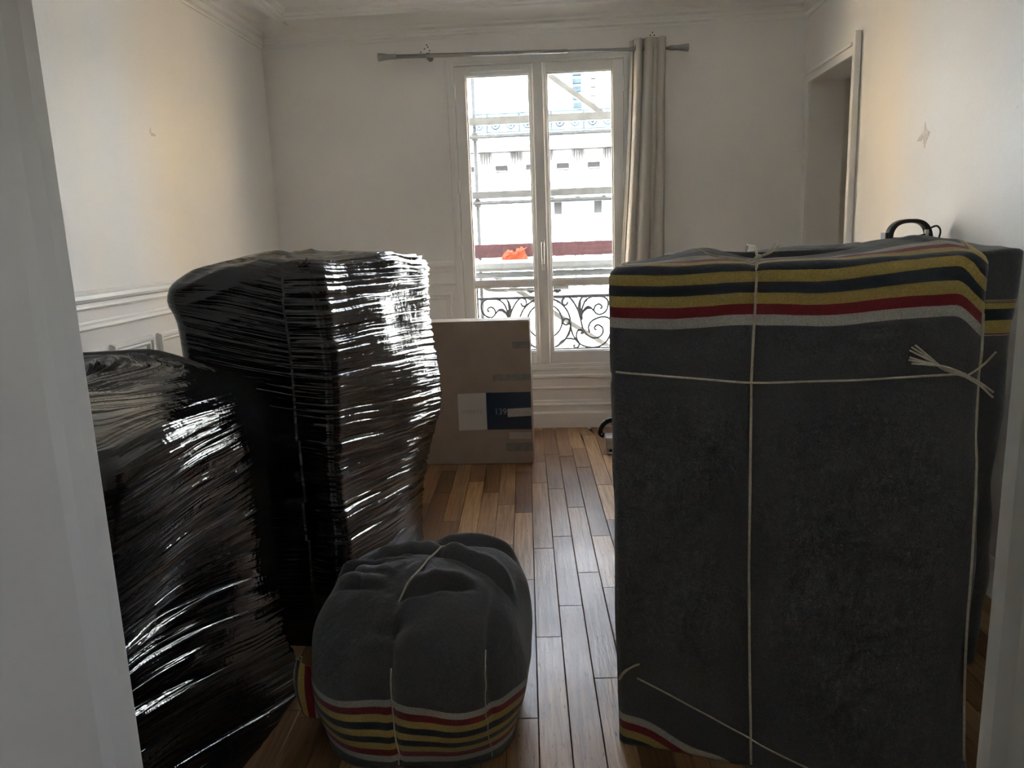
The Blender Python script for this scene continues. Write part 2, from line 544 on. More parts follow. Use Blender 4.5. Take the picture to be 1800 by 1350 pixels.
struct(MB().box(XL - .2, XL, YF - .2, YB + .4, -.12, ZC + .1), 'wall_left', wall_paint)
wr = MB()
wr.box(XR, XR + .22, YF - .2, DY0, -.12, ZC + .1).box(XR, XR + .22, DY1, YB + .4, -.12, ZC + .1).box(XR, XR + .22, DY0, DY1, DZ, ZC + .1)
wall_right = struct(wr, 'wall_right', wall_paint)
wb = MB()
YO = YB + .36
wb.box(XL - .2, WX0, YB, YO, -.12, ZC + .15).box(WX1, XR + .22, YB, YO, -.12, ZC + .15)
wb.box(WX0, WX1, YB, YO, WZ1, ZC + .15).box(WX0, WX1, YB, YO, -.12, WZ0)
struct(wb, 'wall_back', wall_paint)
wf = MB()
wf.box(XL - .2, JX0 - .03, YF - .16, YF, -.12, ZC + .1).box(JX1 + .03, XR + .22, YF - .16, YF, -.12, ZC + .1).box(JX0 - .03, JX1 + .03, YF - .16, YF, JZ + .03, ZC + .1)
struct(wf, 'wall_front', wall_paint)
# outer face of the building above and beside the room (keeps the sun off the scaffold)
oe = MB().box(-9, XL - .2, YO - .25, YO, -12, 8).box(XR + .22, 9, YO - .25, YO, -12, 8).box(XL - .2, XR + .22, YO - .25, YO, ZC + .15, 8).box(XL - .2, XR + .22, YO - .25, YO, -12, -.12)
struct(oe, 'wall_exterior', stone_sill)

# passage behind the opening in the right wall
ps = MB()
x0, x1 = XR + .22, XR + 1.2
ps.box(x0, x1, DY1 + .08, DY1 + .2, -.12, 2.62).box(x0, x1, DY0 - .35, DY0 - .23, -.12, 2.62)
ps.box(x1, x1 + .1, DY0 - .35, DY1 + .2, -.12, 2.62).box(x0, x1 + .1, DY0 - .35, DY1 + .2, 2.5, 2.62)
struct(ps, 'wall_passage', passage_paint)

# hallway round the camera
h = MB()
hx0, hx1, hy0, hy1, hz = HALL
h.box(hx0 - .1, hx0, hy0 - .1, hy1, -.12, hz).box(hx1, hx1 + .1, hy0 - .1, -1.0, -.12, hz).box(hx1, hx1 + .1, -.5, hy1, -.12, hz)
h.box(hx1, hx1 + .1, -1.0, -.5, -.12, 1.55).box(hx1, hx1 + .1, -1.0, -.5, 1.85, hz)  # added opening, out of view: lets daylight in to brighten the door frame
h.box(hx0, hx1, hy0 - .1, hy0, -.12, hz)
struct(h, 'wall_hallway', simple('hall_paint', (.58, .57, .53), .6, var=.03, scale=1))
struct(MB().box(hx0 - .1, hx1 + .1, hy0 - .1, hy1, hz, hz + .1), 'ceiling_hallway', ceil_paint)

# doorway frame in front of the camera
d1 = empty('door_1', (0, YF, 0)); tag(d1, 'pale painted door frame in the near foreground, at both picture edges', kind='structure')


def jamb(sx, xe):
    s = -1 if sx < 0 else 1     # frame grows outward from the opening
    poly = [(0, .0), (.004, -.012), (.016, -.018), (.02, -.030), (.02, -.17), (.055, -.17), (.055, -.215), (.10, -.215), (.105, -.185), (.105, -.16), (.06, -.16), (.06, .012), (.012, .012)]
    m = MB()
    m.prism([(s * a, b) for a, b in poly], (xe, YF - .006, -.014), (0, 0, 1), JZ + .014, u=(0, 1, 0), w=(1, 0, 0))
    return part(m, 'jamb', trim_paint, d1)


jamb(-1, JX0); jamb(1, JX1)
part(MB().box(JX0 - .1, JX1 + .1, YF - .22, YF + .006, JZ, JZ + .1), 'head', trim_paint, d1)

# ---------------------------------------------------------------- floor planks
ang = math.radians(-3.2)
dv = np.array([math.sin(ang), math.cos(ang)]); du = np.array([math.cos(ang), -math.sin(ang)])
PW = .0935


def plank_mesh(poly, tone, z1=0.0):
    """a board with eased top edges; poly in room x,y (4 corners)"""
    p = np.array(poly)
    c = p.mean(0)
    g = .0011; ch = .0016
    def inset(q, d):
        out = []
        for k in range(4):
            a = q[k - 1] - q[k]; b2 = q[(k + 1) % 4] - q[k]
            a = a / np.linalg.norm(a); b2 = b2 / np.linalg.norm(b2)
            out.append(q[k] + (a + b2) * d)
        return np.array(out)
    o = inset(p, g) - c; i2 = inset(p, g + ch) - c
    v = [(*q, -.014) for q in o] + [(*q, z1 - .0015) for q in o] + [(*q, z1) for q in i2]
    f = [(8, 9, 10, 11)]
    for k in range(4):
        k2 = (k + 1) % 4
        f += [(k, k2, 4 + k2, 4 + k), (4 + k, 4 + k2, 8 + k2, 8 + k)]
    return v, f, c


RX0, RX1, RY0, RY1 = XL, XR, YF - .18, YB
rest_v, rest_f, rest_t = [], [], []
n_plank = 0
ucen = -.0045   # a joint runs through the point measured under the pouf's right side
for i in range(-26, 22):
    u0 = ucen + i * PW; u1 = u0 + PW
    v = -.5 - random.random() * .8
    while v < 6.3:
        L = random.choice([.42, .55, .7, .8, .95, 1.1])
        z1 = random.uniform(-.0007, .0004)
        corners = [du * u0 + dv * v, du * u1 + dv * v, du * u1 + dv * (v + L), du * u0 + dv * (v + L)]
        v += L
        cs = np.array(corners)
        cs[:, 0] = np.clip(cs[:, 0], RX0 + .002, RX1 - .002); cs[:, 1] = np.clip(cs[:, 1], RY0, RY1 - .002)
        if np.ptp(cs[:, 0]) < .012 or np.ptp(cs[:, 1]) < .03: continue
        e = [np.linalg.norm(cs[k] - cs[(k + 1) % 4]) for k in range(4)]
        if min(e) < .012: continue
        tone = float(np.clip(random.gauss(.5, .24), 0, 1))
        vv, ff, c = plank_mesh(cs, tone, z1)
        if -.95 < c[0] < .55 and c[1] > 1.5:
            me = bpy.data.meshes.new('plank'); me.from_pydata(vv, [], ff)
            me.attributes.new('tone', 'FLOAT', 'POINT').data.foreach_set('value', [tone] * len(vv))
            me.materials.append(oak)
            o = bpy.data.objects.new('plank', me); col.objects.link(o)
            o.parent = floor; o.location = np.array([c[0], c[1], 0]) - world_loc(floor)
            n_plank += 1
        else:
            b0 = len(rest_v)
            rest_v += [(q[0] + c[0], q[1] + c[1], q[2]) for q in vv]; rest_f += [tuple(k + b0 for k in q) for q in ff]; rest_t += [tone] * len(vv)
me = bpy.data.meshes.new('planks_beyond'); me.from_pydata(rest_v, [], rest_f)
me.attributes.new('tone', 'FLOAT', 'POINT').data.foreach_set('value', rest_t)
me.materials.append(oak)
o = bpy.data.objects.new('plank_field', me); col.objects.link(o); o.parent = floor; o.location = -world_loc(floor); o['kind'] = 'stuff'
print('planks', n_plank)
# hallway boards under the camera
part(MB().box(hx0, hx1, hy0, RY0 - .002, -.014, -.002), 'hallway_board', simple('hall_oak', (.17, .085, .037), .4), floor)

# ---------------------------------------------------------------- mouldings
# profile (a = distance out of the wall, b = height); swept along each wall
picture_rail = [(0, 2.775), (.008, 2.775), (.010, 2.79), (.022, 2.80), (.024, 2.815), (.016, 2.82), (.018, 2.835), (.034, 2.85), (.034, 2.862), (0, 2.862)]
cove = [(0, 2.862), (.03, 2.862)]
for k in range(9):
    a = k / 8 * math.pi / 2
    cove.append((.185 - .155 * math.cos(a), 2.862 + .045 * math.sin(a)))
cove += [(.185, 2.898), (.20, 2.892), (.235, 2.894), (.24, 2.91), (.255, 2.915), (.26, 2.93), (.29, 2.934), (.31, ZC + .01), (0, ZC + .01)]


def run_moulding(idx, profile, mat, sides, extra=0.0):
    m = MB()
    if 'L' in sides: m.prism([(a, b) for a, b in profile], (XL - .001, YF, 0), (0, 1, 0), YB - YF, w=(1, 0, 0))
    if 'R' in sides: m.prism([(-a, b) for a, b in profile], (XR + .001, YF, 0), (0, 1, 0), YB - YF, w=(1, 0, 0))
    if 'B' in sides: m.prism([(-a, b) for a, b in profile], (XL, YB + .001, 0), (1, 0, 0), XR - XL, w=(0, 1, 0))
    if 'F' in sides: m.prism([(a, b) for a, b in profile], (XL, YF - .001, 0), (1, 0, 0), XR - XL, w=(0, 1, 0))
    return struct(m, 'trim_%d' % idx, mat)


run_moulding(1, picture_rail, trim_paint, 'LRBF')
run_moulding(2, cove, ceil_paint, 'LRBF')

dado = [(0, 1.178), (.010, 1.178), (.014, 1.188), (.012, 1.198), (.012, 1.208), (.030, 1.216), (.036, 1.228), (.032, 1.244), (.014, 1.252), (.008, 1.262), (0, 1.264)]
dado2 = [(0, 1.086), (.012, 1.088), (.020, 1.098), (.018, 1.112), (.008, 1.122), (.006, 1.13), (0, 1.132)]
base = [(0, -.014), (.022, -.014), (.022, .115), (.016, .128), (.012, .15), (0, .152)]
m = MB()
for pr in (dado, dado2):
    m.prism(pr, (XL - .001, YF, 0), (0, 1, 0), YB - YF, w=(1, 0, 0))
    m.prism([(-a, b) for a, b in pr], (XL, YB + .001, 0), (1, 0, 0), WX0 - .03 - XL, w=(0, 1, 0))
    m.prism([(-a, b) for a, b in pr], (WX1 + .03, YB + .001, 0), (1, 0, 0), XR - WX1 - .03, w=(0, 1, 0))
struct(m, 'trim_3', trim_paint)
for nm, mb_ in (('baseboard_left', MB().prism(base, (XL - .001, YF, 0), (0, 1, 0), YB - YF, w=(1, 0, 0))),
                ('baseboard_right', MB().prism([(-a, b) for a, b in base], (XR + .001, YF, 0), (0, 1, 0), DY0 - .06 - YF, w=(1, 0, 0))),
                ('baseboard_back', MB().prism([(-a, b) for a, b in base], (XL, YB + .001, 0), (1, 0, 0), WX0 - .03 - XL, w=(0, 1, 0)).prism([(-a, b) for a, b in base], (WX1 + .03, YB + .001, 0), (1, 0, 0), XR - WX1 - .03, w=(0, 1, 0)))):
    struct(mb_, nm, trim_paint)


def frame_strip(m, o, ex, ez, nx, w, hgt, bw=.05):
    """raised picture-frame moulding: o lower-left corner, ex along, ez up, nx out of the wall"""
    o = np.array(o, float); ex = np.array(ex, float); ez = np.array(ez, float); nx = np.array(nx, float)
    prof = [(0, -.001), (0, .010), (.010, .022), (.022, .022), (.028, .012), (.038, .014), (.046, .006), (bw, -.001)]
    rings = []
    for d, hh in prof:
        rings.append([o + ex * d + ez * d + nx * hh, o + ex * (w - d) + ez * d + nx * hh, o + ex * (w - d) + ez * (hgt - d) + nx * hh, o + ex * d + ez * (hgt - d) + nx * hh])
    v = [p for r in rings for p in r]
    f = []
    for i in range(len(rings) - 1):
        for k in range(4):
            f.append((i * 4 + k, i * 4 + (k + 1) % 4, i * 4 + 4 + (k + 1) % 4, i * 4 + 4 + k))
    m.add(v, f)


wain = empty('trim_4', (XL, 3, .2)); tag(wain, kind='structure')
y = 3.38 - 5 * .4165
while y < 5.3:
    mm = MB(); frame_strip(mm, (XL, y, .24), (0, 1, 0), (0, 0, 1), (1, 0, 0), min(.361, YB - .06 - y), .765)
    part(mm, 'wall_panel', trim_paint, wain)
    y += .4165
for xx in (-2.04, -1.62, -1.20):
    mm = MB(); frame_strip(mm, (xx, YB, .24), (1, 0, 0), (0, 0, 1), (0, -1, 0), .345, .79)
    part(mm, 'wall_panel', trim_paint, wain)

# marks on the walls: flaked paint, and glare on scuffs painted in pale, as thin skins of plaster
def skin(name, pts, mat, parent, x, thick=.0012):
    m = MB(); n = len(pts); s = -1 if x > 0 else 1
    v = [(x + s * thick, a, b) for a, b in pts] + [(x - s * .001, a, b) for a, b in pts]
    m.add(v, [tuple(range(n))] + [(i, (i + 1) % n, n + (i + 1) % n, n + i) for i in range(n)])
    return part(m, name, mat, parent)


def blob(cy, cz, ry, rz, n=14, j=.45, seed=1):
    r = random.Random(seed)
    return [(cy + ry * math.cos(2 * math.pi * k / n) * (1 - j * r.random()), cz + rz * math.sin(2 * math.pi * k / n) * (1 - j * r.random())) for k in range(n)]


skin('paint_flake', [(3.70, 1.82), (3.735, 1.835), (3.755, 1.87), (3.765, 1.832), (3.80, 1.815), (3.83, 1.795), (3.79, 1.79), (3.765, 1.80), (3.745, 1.755), (3.725, 1.79)], scuff_grey, wall_right, XR)
skin('scrape_glare', [(2.86, 1.70), (3.0, 1.735), (3.12, 1.738), (3.12, 1.743), (3.0, 1.742), (2.86, 1.71)], scuff_glare, wall_right, XR)
skin('scrape_glare', [(3.02, 1.82), (3.09, 1.838), (3.09, 1.846), (3.02, 1.83)], scuff_glare, wall_right, XR)
wl = bpy.data.objects['wall_left']
skin('paint_flake', [(3.97, 2.02), (3.985, 2.045), (3.99, 2.02), (4.03, 2.012), (4.03, 2.004), (3.985, 2.002)], scuff_grey, wl, XL)

# opening in the right wall with its casing
d2 = empty('door_2', (XR, (DY0 + DY1) / 2, 0)); tag(d2, kind='structure')
cz = .062
part(MB().box(XR - .026, XR + .002, DY0 - cz, DY0 + .004, -.014, DZ + .095, .004), 'casing', trim_paint, d2)
part(MB().box(XR - .040, XR - .005, DY0 - cz - .014, DY0 - cz + .012, -.014, DZ + .105, .004), 'casing_bead', trim_paint, d2)
part(MB().box(XR - .018, XR + .002, DY1 - .004, DY1 + .05, -.014, DZ + .05, .004), 'casing', trim_paint, d2)
part(MB().box(XR - .020, XR + .002, DY0, DY1 + .05, DZ - .004, DZ + .052, .004), 'casing_head', trim_paint, d2)
part(MB().box(XR - .034, XR - .019, DY0 + .002, DY1 + .062, DZ + .044, DZ + .062, .003), 'casing_head_bead', trim_paint, d2)

# ---------------------------------------------------------------- window
win = empty('window_1', ((WX0 + WX1) / 2, YB, WZ0)); tag(win, kind='structure')
FY0, FY1 = YB - .012, YB + .06      # fixed frame
cy0, cy1 = YB - .004, YB + .05      # casements
# architrave lines round the opening
mm = MB()
mm.box(WX0 - .034, WX0 - .02, YB - .014, YB + .01, .15, WZ1 + .02, .003)
mm.box(WX0 - .02, WX0, YB - .006, YB + .06, .455, WZ1, .002)
part(mm, 'architrave', trim_paint, win)
mm = MB(); mm.box(WX1 + .02, WX1 + .034, YB - .014, YB + .01, .15, WZ1 + .02, .003); mm.box(WX1, WX1 + .02, YB - .006, YB + .06, .455, WZ1, .002)
part(mm, 'architrave', trim_paint, win)
part(MB().box(WX0, WX0 + .030, FY0, FY1, WZ0, WZ1, .004), 'frame_post', window_paint, win)
part(MB().box(WX1 - .030, WX1, FY0, FY1, WZ0, WZ1, .004), 'frame_post', window_paint, win)
part(MB().box(WX0 + .03, WX1 - .03, FY0, FY1, WZ1 - .022, WZ1, .003), 'frame_head', window_paint, win)
part(MB().box(WX0 + .03, WX1 - .03, FY0, FY1, WZ0, WZ0 + .03, .003), 'frame_foot', window_paint, win)


def casement(x0, x1, gx0, gx1):
    zb, zt = WZ0 + .031, WZ1 - .023
    gz0, gz1 = .575, 2.522
    t0, t1 = 1.062, 1.102
    c = part(MB().box(x0, gx0, cy0, cy1, zb, zt, .005).box(gx1, x1, cy0, cy1, zb, zt, .005)
             .box(gx0 - .01, gx1 + .01, cy0 + .003, cy1 - .001, gz1, zt, .003).box(gx0 - .01, gx1 + .01, cy0 + .003, cy1 - .001, zb, gz0, .003)
             .box(gx0 - .01, gx1 + .01, cy0 + .008, cy1 - .004, t0, t1, .004), 'casement', window_paint, win)
    for a, b in ((gz0, t0), (t1, gz1)):
        # glazing bead, then the pane
        m = MB(); w = .010
        for bx in ((gx0, gx0 + w, a, b), (gx1 - w, gx1, a, b), (gx0 + w, gx1 - w, a, a + w), (gx0 + w, gx1 - w, b - w, b)):
            m.box(bx[0], bx[1], cy0 + .012, cy0 + .03, bx[2], bx[3], .002)
        part(m, 'glazing_bead', window_paint, c)
        part(MB().box(gx0 + .002, gx1 - .002, cy0 + .028, cy0 + .032, a + .002, b - .002), 'pane', glass, c)
    return c


cL = casement(WX0 + .031, -.187, -.692, -.248)
cR = casement(-.183, WX1 - .031, -.128, .325)
# raised cover strip on the meeting stiles, with the espagnolette handle
cov = MB().box(-.226, -.150, YB - .026, YB - .003, WZ0 + .032, WZ1 - .024, .007)
part(cov, 'meeting_stile_cover', window_paint, cR)
hd = MB().box(-.197, -.168, YB - .034, YB - .025, 1.17, 1.39, .006)
part(hd, 'handle_plate', window_paint, cR)
hm = MB().tube([(-.182, YB - .03, 1.365), (-.182, YB - .058, 1.365)], .009, 10)
hm.tube(catmull([(-.182, YB - .058, 1.372), (-.182, YB - .060, 1.34), (-.183, YB - .056, 1.27), (-.183, YB - .052, 1.215)], 6), [.011] * 8 + [.010] * 6 + [.008] * 5, 10)
part(hm, 'window_handle', simple('handle_metal', (.6, .6, .58), .3, metal=.6), cR, smooth=True)
# air vent in the head of the left casement
vm = MB().box(-.655, -.30, YB - .020, YB - .003, 2.545, 2.580, .003)
part(vm, 'air_vent', window_paint, cL)
for z in (.74, 1.32, 1.78, 2.42):
    part(MB().tube([(WX0 + .031, YB - .018, z - .05), (WX0 + .031, YB - .018, z + .05)], .008, 10), 'hinge', window_paint, cL)
    part(MB().tube([(WX1 - .031, YB - .018, z - .05), (WX1 - .031, YB - .018, z + .05)], .008, 10), 'hinge', window_paint, cR)
# apron below the window: stepped board
ap = [(-.02, -.014), (.026, -.014), (.026, .108), (.020, .118), (.012, .122), (.012, .160), (.026, .166), (.028, .178), (.014, .186), (.012, .204), (.004, .21),
      (.004, .284), (.016, .290), (.020, .302), (.010, .312), (.008, .372), (.030, .384), (.030, .398), (.010, .404), (.010, .432), (.022, .440), (.022, .456), (-.02, .456)]
part(MB().prism([(-a, b) for a, b in ap], (WX0 - .02, YB, 0), (1, 0, 0), WX1 - WX0 + .04, w=(0, 1, 0)), 'apron', trim_paint, win)
part(MB().box(WX0 - .05, WX1 + .05, YB + .07, YO + .12, WZ0 - .06, WZ0 - .01, .006), 'window_sill', stone_sill, win)

# ---------------------------------------------------------------- wrought-iron railing
RY = 5.93
kk = np.linalg.norm(px(1000, 558, RY) - px(900, 561.6, RY)) / 100 / 4.82
cx0 = px(820 + 670 / 4.82, 480 + 640 / 4.82, RY)
rail = empty('balcony_railing', (cx0[0], RY, WZ0 - .01))
tag(rail, 'black wrought-iron scroll railing outside the lower window panes', 'railing')
RZB = .545


def rp_(x, y, mir):
    dx = (x - 670) * (-1 if mir else 1)
    yy = y - (-.033) * (x - 670) if False else y
    return np.array([cx0[0] + dx * kk, RY, RZB + (642 - yy) * kk])


curves = {
 'scroll': [
  [(868, 240), (855, 266), (832, 266), (820, 245), (828, 215), (850, 200), (880, 205), (915, 245), (945, 300), (962, 350), (975, 400), (985, 450), (1005, 500), (1045, 540), (1090, 552), (1135, 540), (1160, 500), (1150, 462), (1115, 443), (1090, 460), (1092, 482), (1108, 480)],
  [(985, 395), (982, 340), (990, 290), (1015, 240), (1055, 209), (1110, 198), (1165, 207), (1205, 250), (1190, 320), (1150, 352), (1110, 350), (1087, 320), (1095, 285), (1125, 268), (1150, 282), (1148, 303), (1135, 300)],
  [(888, 450), (905, 520), (945, 585), (1000, 620), (1075, 634), (1140, 620), (1190, 580), (1222, 520)],
  [(950, 585), (935, 545), (940, 500), (965, 478), (990, 492), (985, 512), (968, 508)],
  [(886, 450), (875, 510), (850, 550), (900, 556), (945, 575), (957, 605), (940, 632), (918, 630), (912, 612), (925, 610)],
  [(1222, 400), (1190, 380), (1130, 380), (1065, 410), (1037, 460), (1047, 505)],
 ],
 'leaf': [
  [(985, 352), (1000, 322), (1030, 295), (1062, 300), (1082, 325)],
  [(850, 552), (810, 582), (765, 622)],
  [(992, 196), (970, 240), (963, 300), (968, 360), (980, 402)],
 ]}
for kind, lst in curves.items():
    for c in lst:
        for mir in (False, True):
            P = catmull([rp_(a, b, mir) for a, b in c], 5)
            n = len(P)
            r = .0088 if kind == 'scroll' else [.007 + .009 * math.sin(math.pi * i / (n - 1)) ** 2 for i in range(n)]
            part(MB().tube(P, r, 6), kind, iron, rail, smooth=True)


def ring(cx, cy, r, mir, tr=.0088, n=40):
    P = [rp_(cx + r * math.cos(2 * math.pi * i / n), cy + r * math.sin(2 * math.pi * i / n), mir) for i in range(n + 1)]
    part(MB().tube(P, tr, 6), 'ring', iron, rail, smooth=True)


ring(670, 420, 217, False); ring(670, 400, 147, False); ring(850, 408, 27, False); ring(850, 408, 27, True)
zt = rp_(0, 197, False)[2]
part(MB().box(WX0 - .02, WX1 + .02, RY - .012, RY + .012, zt - .010, zt + .010), 'top_rail', iron, rail)
part(MB().box(WX0 - .02, WX1 + .02, RY - .010, RY + .010, RZB - .009, RZB + .009), 'bottom_rail', iron, rail)
for s in (-1, 1):
    xx = cx0[0] + s * 567 * kk
    part(MB().box(xx - .010, xx + .010, RY - .010, RY + .010, WZ0 - .012, zt + .14), 'end_post', iron, rail)
    P = catmull([rp_(670 + s * a, b, False) for a, b in ((78, 152), (95, 143), (112, 150), (130, 143), (145, 148))], 4)
    part(MB().tube(P, [.004 + .010 * math.sin(math.pi * i / (len(P) - 1)) for i in range(len(P))], 6), 'finial', iron, rail, smooth=True)
zh = rp_(0, 150, False)[2]
part(MB().tube([(cx0[0] - 78 * kk, RY, zh), (cx0[0] + 78 * kk, RY, zh)], .004, 6), 'finial_bar', iron, rail)
part(MB().tube([(cx0[0], RY, zh), (cx0[0], RY, zt)], .004, 6), 'finial_bar', iron, rail)

# ---------------------------------------------------------------- curtain rod and curtain
ry = 5.53
rA = px(672, 100.5, ry); rB = px(1203, 83.5, ry); rA[1] = rB[1] = ry


def rodp(t): return rA + (rB - rA) * t


rod = empty('curtain_rod', tuple((rA + rB) / 2)); tag(rod, 'brushed steel curtain rod with flared ends above the window', 'curtain rod')
part(MB().tube([rodp(-.0), rodp(.62)], .0135, 14), 'rod_tube', steel, rod, smooth=True)
part(MB().tube([rodp(.55), rodp(1.0)], .0105, 14), 'rod_tube', steel, rod, smooth=True)
for s, r0 in ((0, .0135), (1, .0125)):
    e = rodp(s); dx = (rB - rA) / np.linalg.norm(rB - rA) * (-1 if s == 0 else 1)
    P = [e - dx * .10, e - dx * .098, e - dx * .05, e - dx * .045, e - dx * .01, e + dx * .025, e + dx * .028]
    part(MB().tube(P, [r0 + .001, r0 + .004, r0 + .004, r0 + .0045, r0 + .009, r0 + .014, r0 + .012], 18), 'finial', steel, rod, smooth=True)
for t in (.155, .885):
    p = rodp(t)
    br = MB().tube([(p[0], ry, p[2]), (p[0], YB - .004, p[2])], .006, 10)
    br.tube([(p[0] - .010, ry, p[2]), (p[0] + .010, ry, p[2])], .0195, 16).tube([(p[0], YB - .008, p[2]), (p[0], YB - .001, p[2])], .020, 16)
    br.box(p[0] - .005, p[0] + .005, ry - .006, ry + .006, p[2] - .026, p[2])
    part(br, 'bracket', steel, rod)
hole_par = bpy.data.objects['wall_back']
for (hx, hy) in ((740, 92), (746, 86), (752, 83), (755, 89), (750, 79), (1143, 62), (1150, 62), (1147, 57)):
    p = px(hx, hy, YB)
    part(MB().tube([(p[0], YB - .0015, p[2]), (p[0], YB + .002, p[2])], .0045, 8), 'screw_hole', dark_hole, hole_par)

cur = empty('curtain', (.53, ry, 0.0)); tag(cur, 'grey-beige eyelet curtain bunched at the right of the window', 'curtain')


def curtain_panel(x0t, x1t, x0b, x1b, folds, ph, yb, amp, bend=0.0, skew=1.0, ztop=2.685, zbot=.02, mat=curtain_cloth, name='drape', w=0):
    nu, nv = 70, 60
    V = []
    for j in range(nv + 1):
        t = j / nv
        z = ztop + (zbot - ztop) * t
        ft = t ** skew
        xl = x0t + (x0b - x0t) * ft; xr = x1t + (x1b - x1t) * ft
        for i in range(nu + 1):
            u = i / nu
            a = amp * (.75 + .5 * vnoise(np.array([u * 2.0]), np.array([t * 2.0]), ph)[0] * t)
            s = math.sin(2 * math.pi * folds * u + ph + .5 * t)
            x = xl + (xr - xl) * u + .008 * math.sin(5 * t + u * 7 + ph) * t + .25 * a * math.cos(2 * math.pi * folds * u + ph)
            V.append((x, yb + a * s - bend * t, z))
    F = [(j * (nu + 1) + i, j * (nu + 1) + i + 1, (j + 1) * (nu + 1) + i + 1, (j + 1) * (nu + 1) + i) for j in range(nv) for i in range(nu)]
    m = MB().add(V, F)
    o = part(m, name, mat, cur, smooth=True)
    sd = o.modifiers.new('thick', 'SOLIDIFY'); sd.thickness = .0022; sd.offset = 0
    return o


curtain_panel(.452, .560, .300, .500, 1.6, .4, ry + .005, .046, bend=-.0, skew=1.35)
curtain_panel(.530, .660, .400, .640, 1.5, 2.1, ry - .012, .046, bend=.02, skew=1.2)
curtain_panel(.600, .676, .540, .655, 1.0, 4.2, ry + .004, .036, bend=.0, skew=1.0)
curtain_panel(.444, .462, .285, .318, .5, 1.2, ry + .045, .014, bend=.0, skew=1.35, mat=lining, name='lining_edge')
for xx in (.47, .52, .565, .61, .645):
    t = (xx - rA[0]) / (rB[0] - rA[0]); p = rodp(t)
    n = 20
    P = [(p[0] + .004 * math.sin(2 * math.pi * i / n), p[1] + .024 * math.cos(2 * math.pi * i / n), p[2] + .024 * math.sin(2 * math.pi * i / n)) for i in range(n + 1)]
    part(MB().tube(P, .0028, 6), 'eyelet', steel, cur, smooth=True)

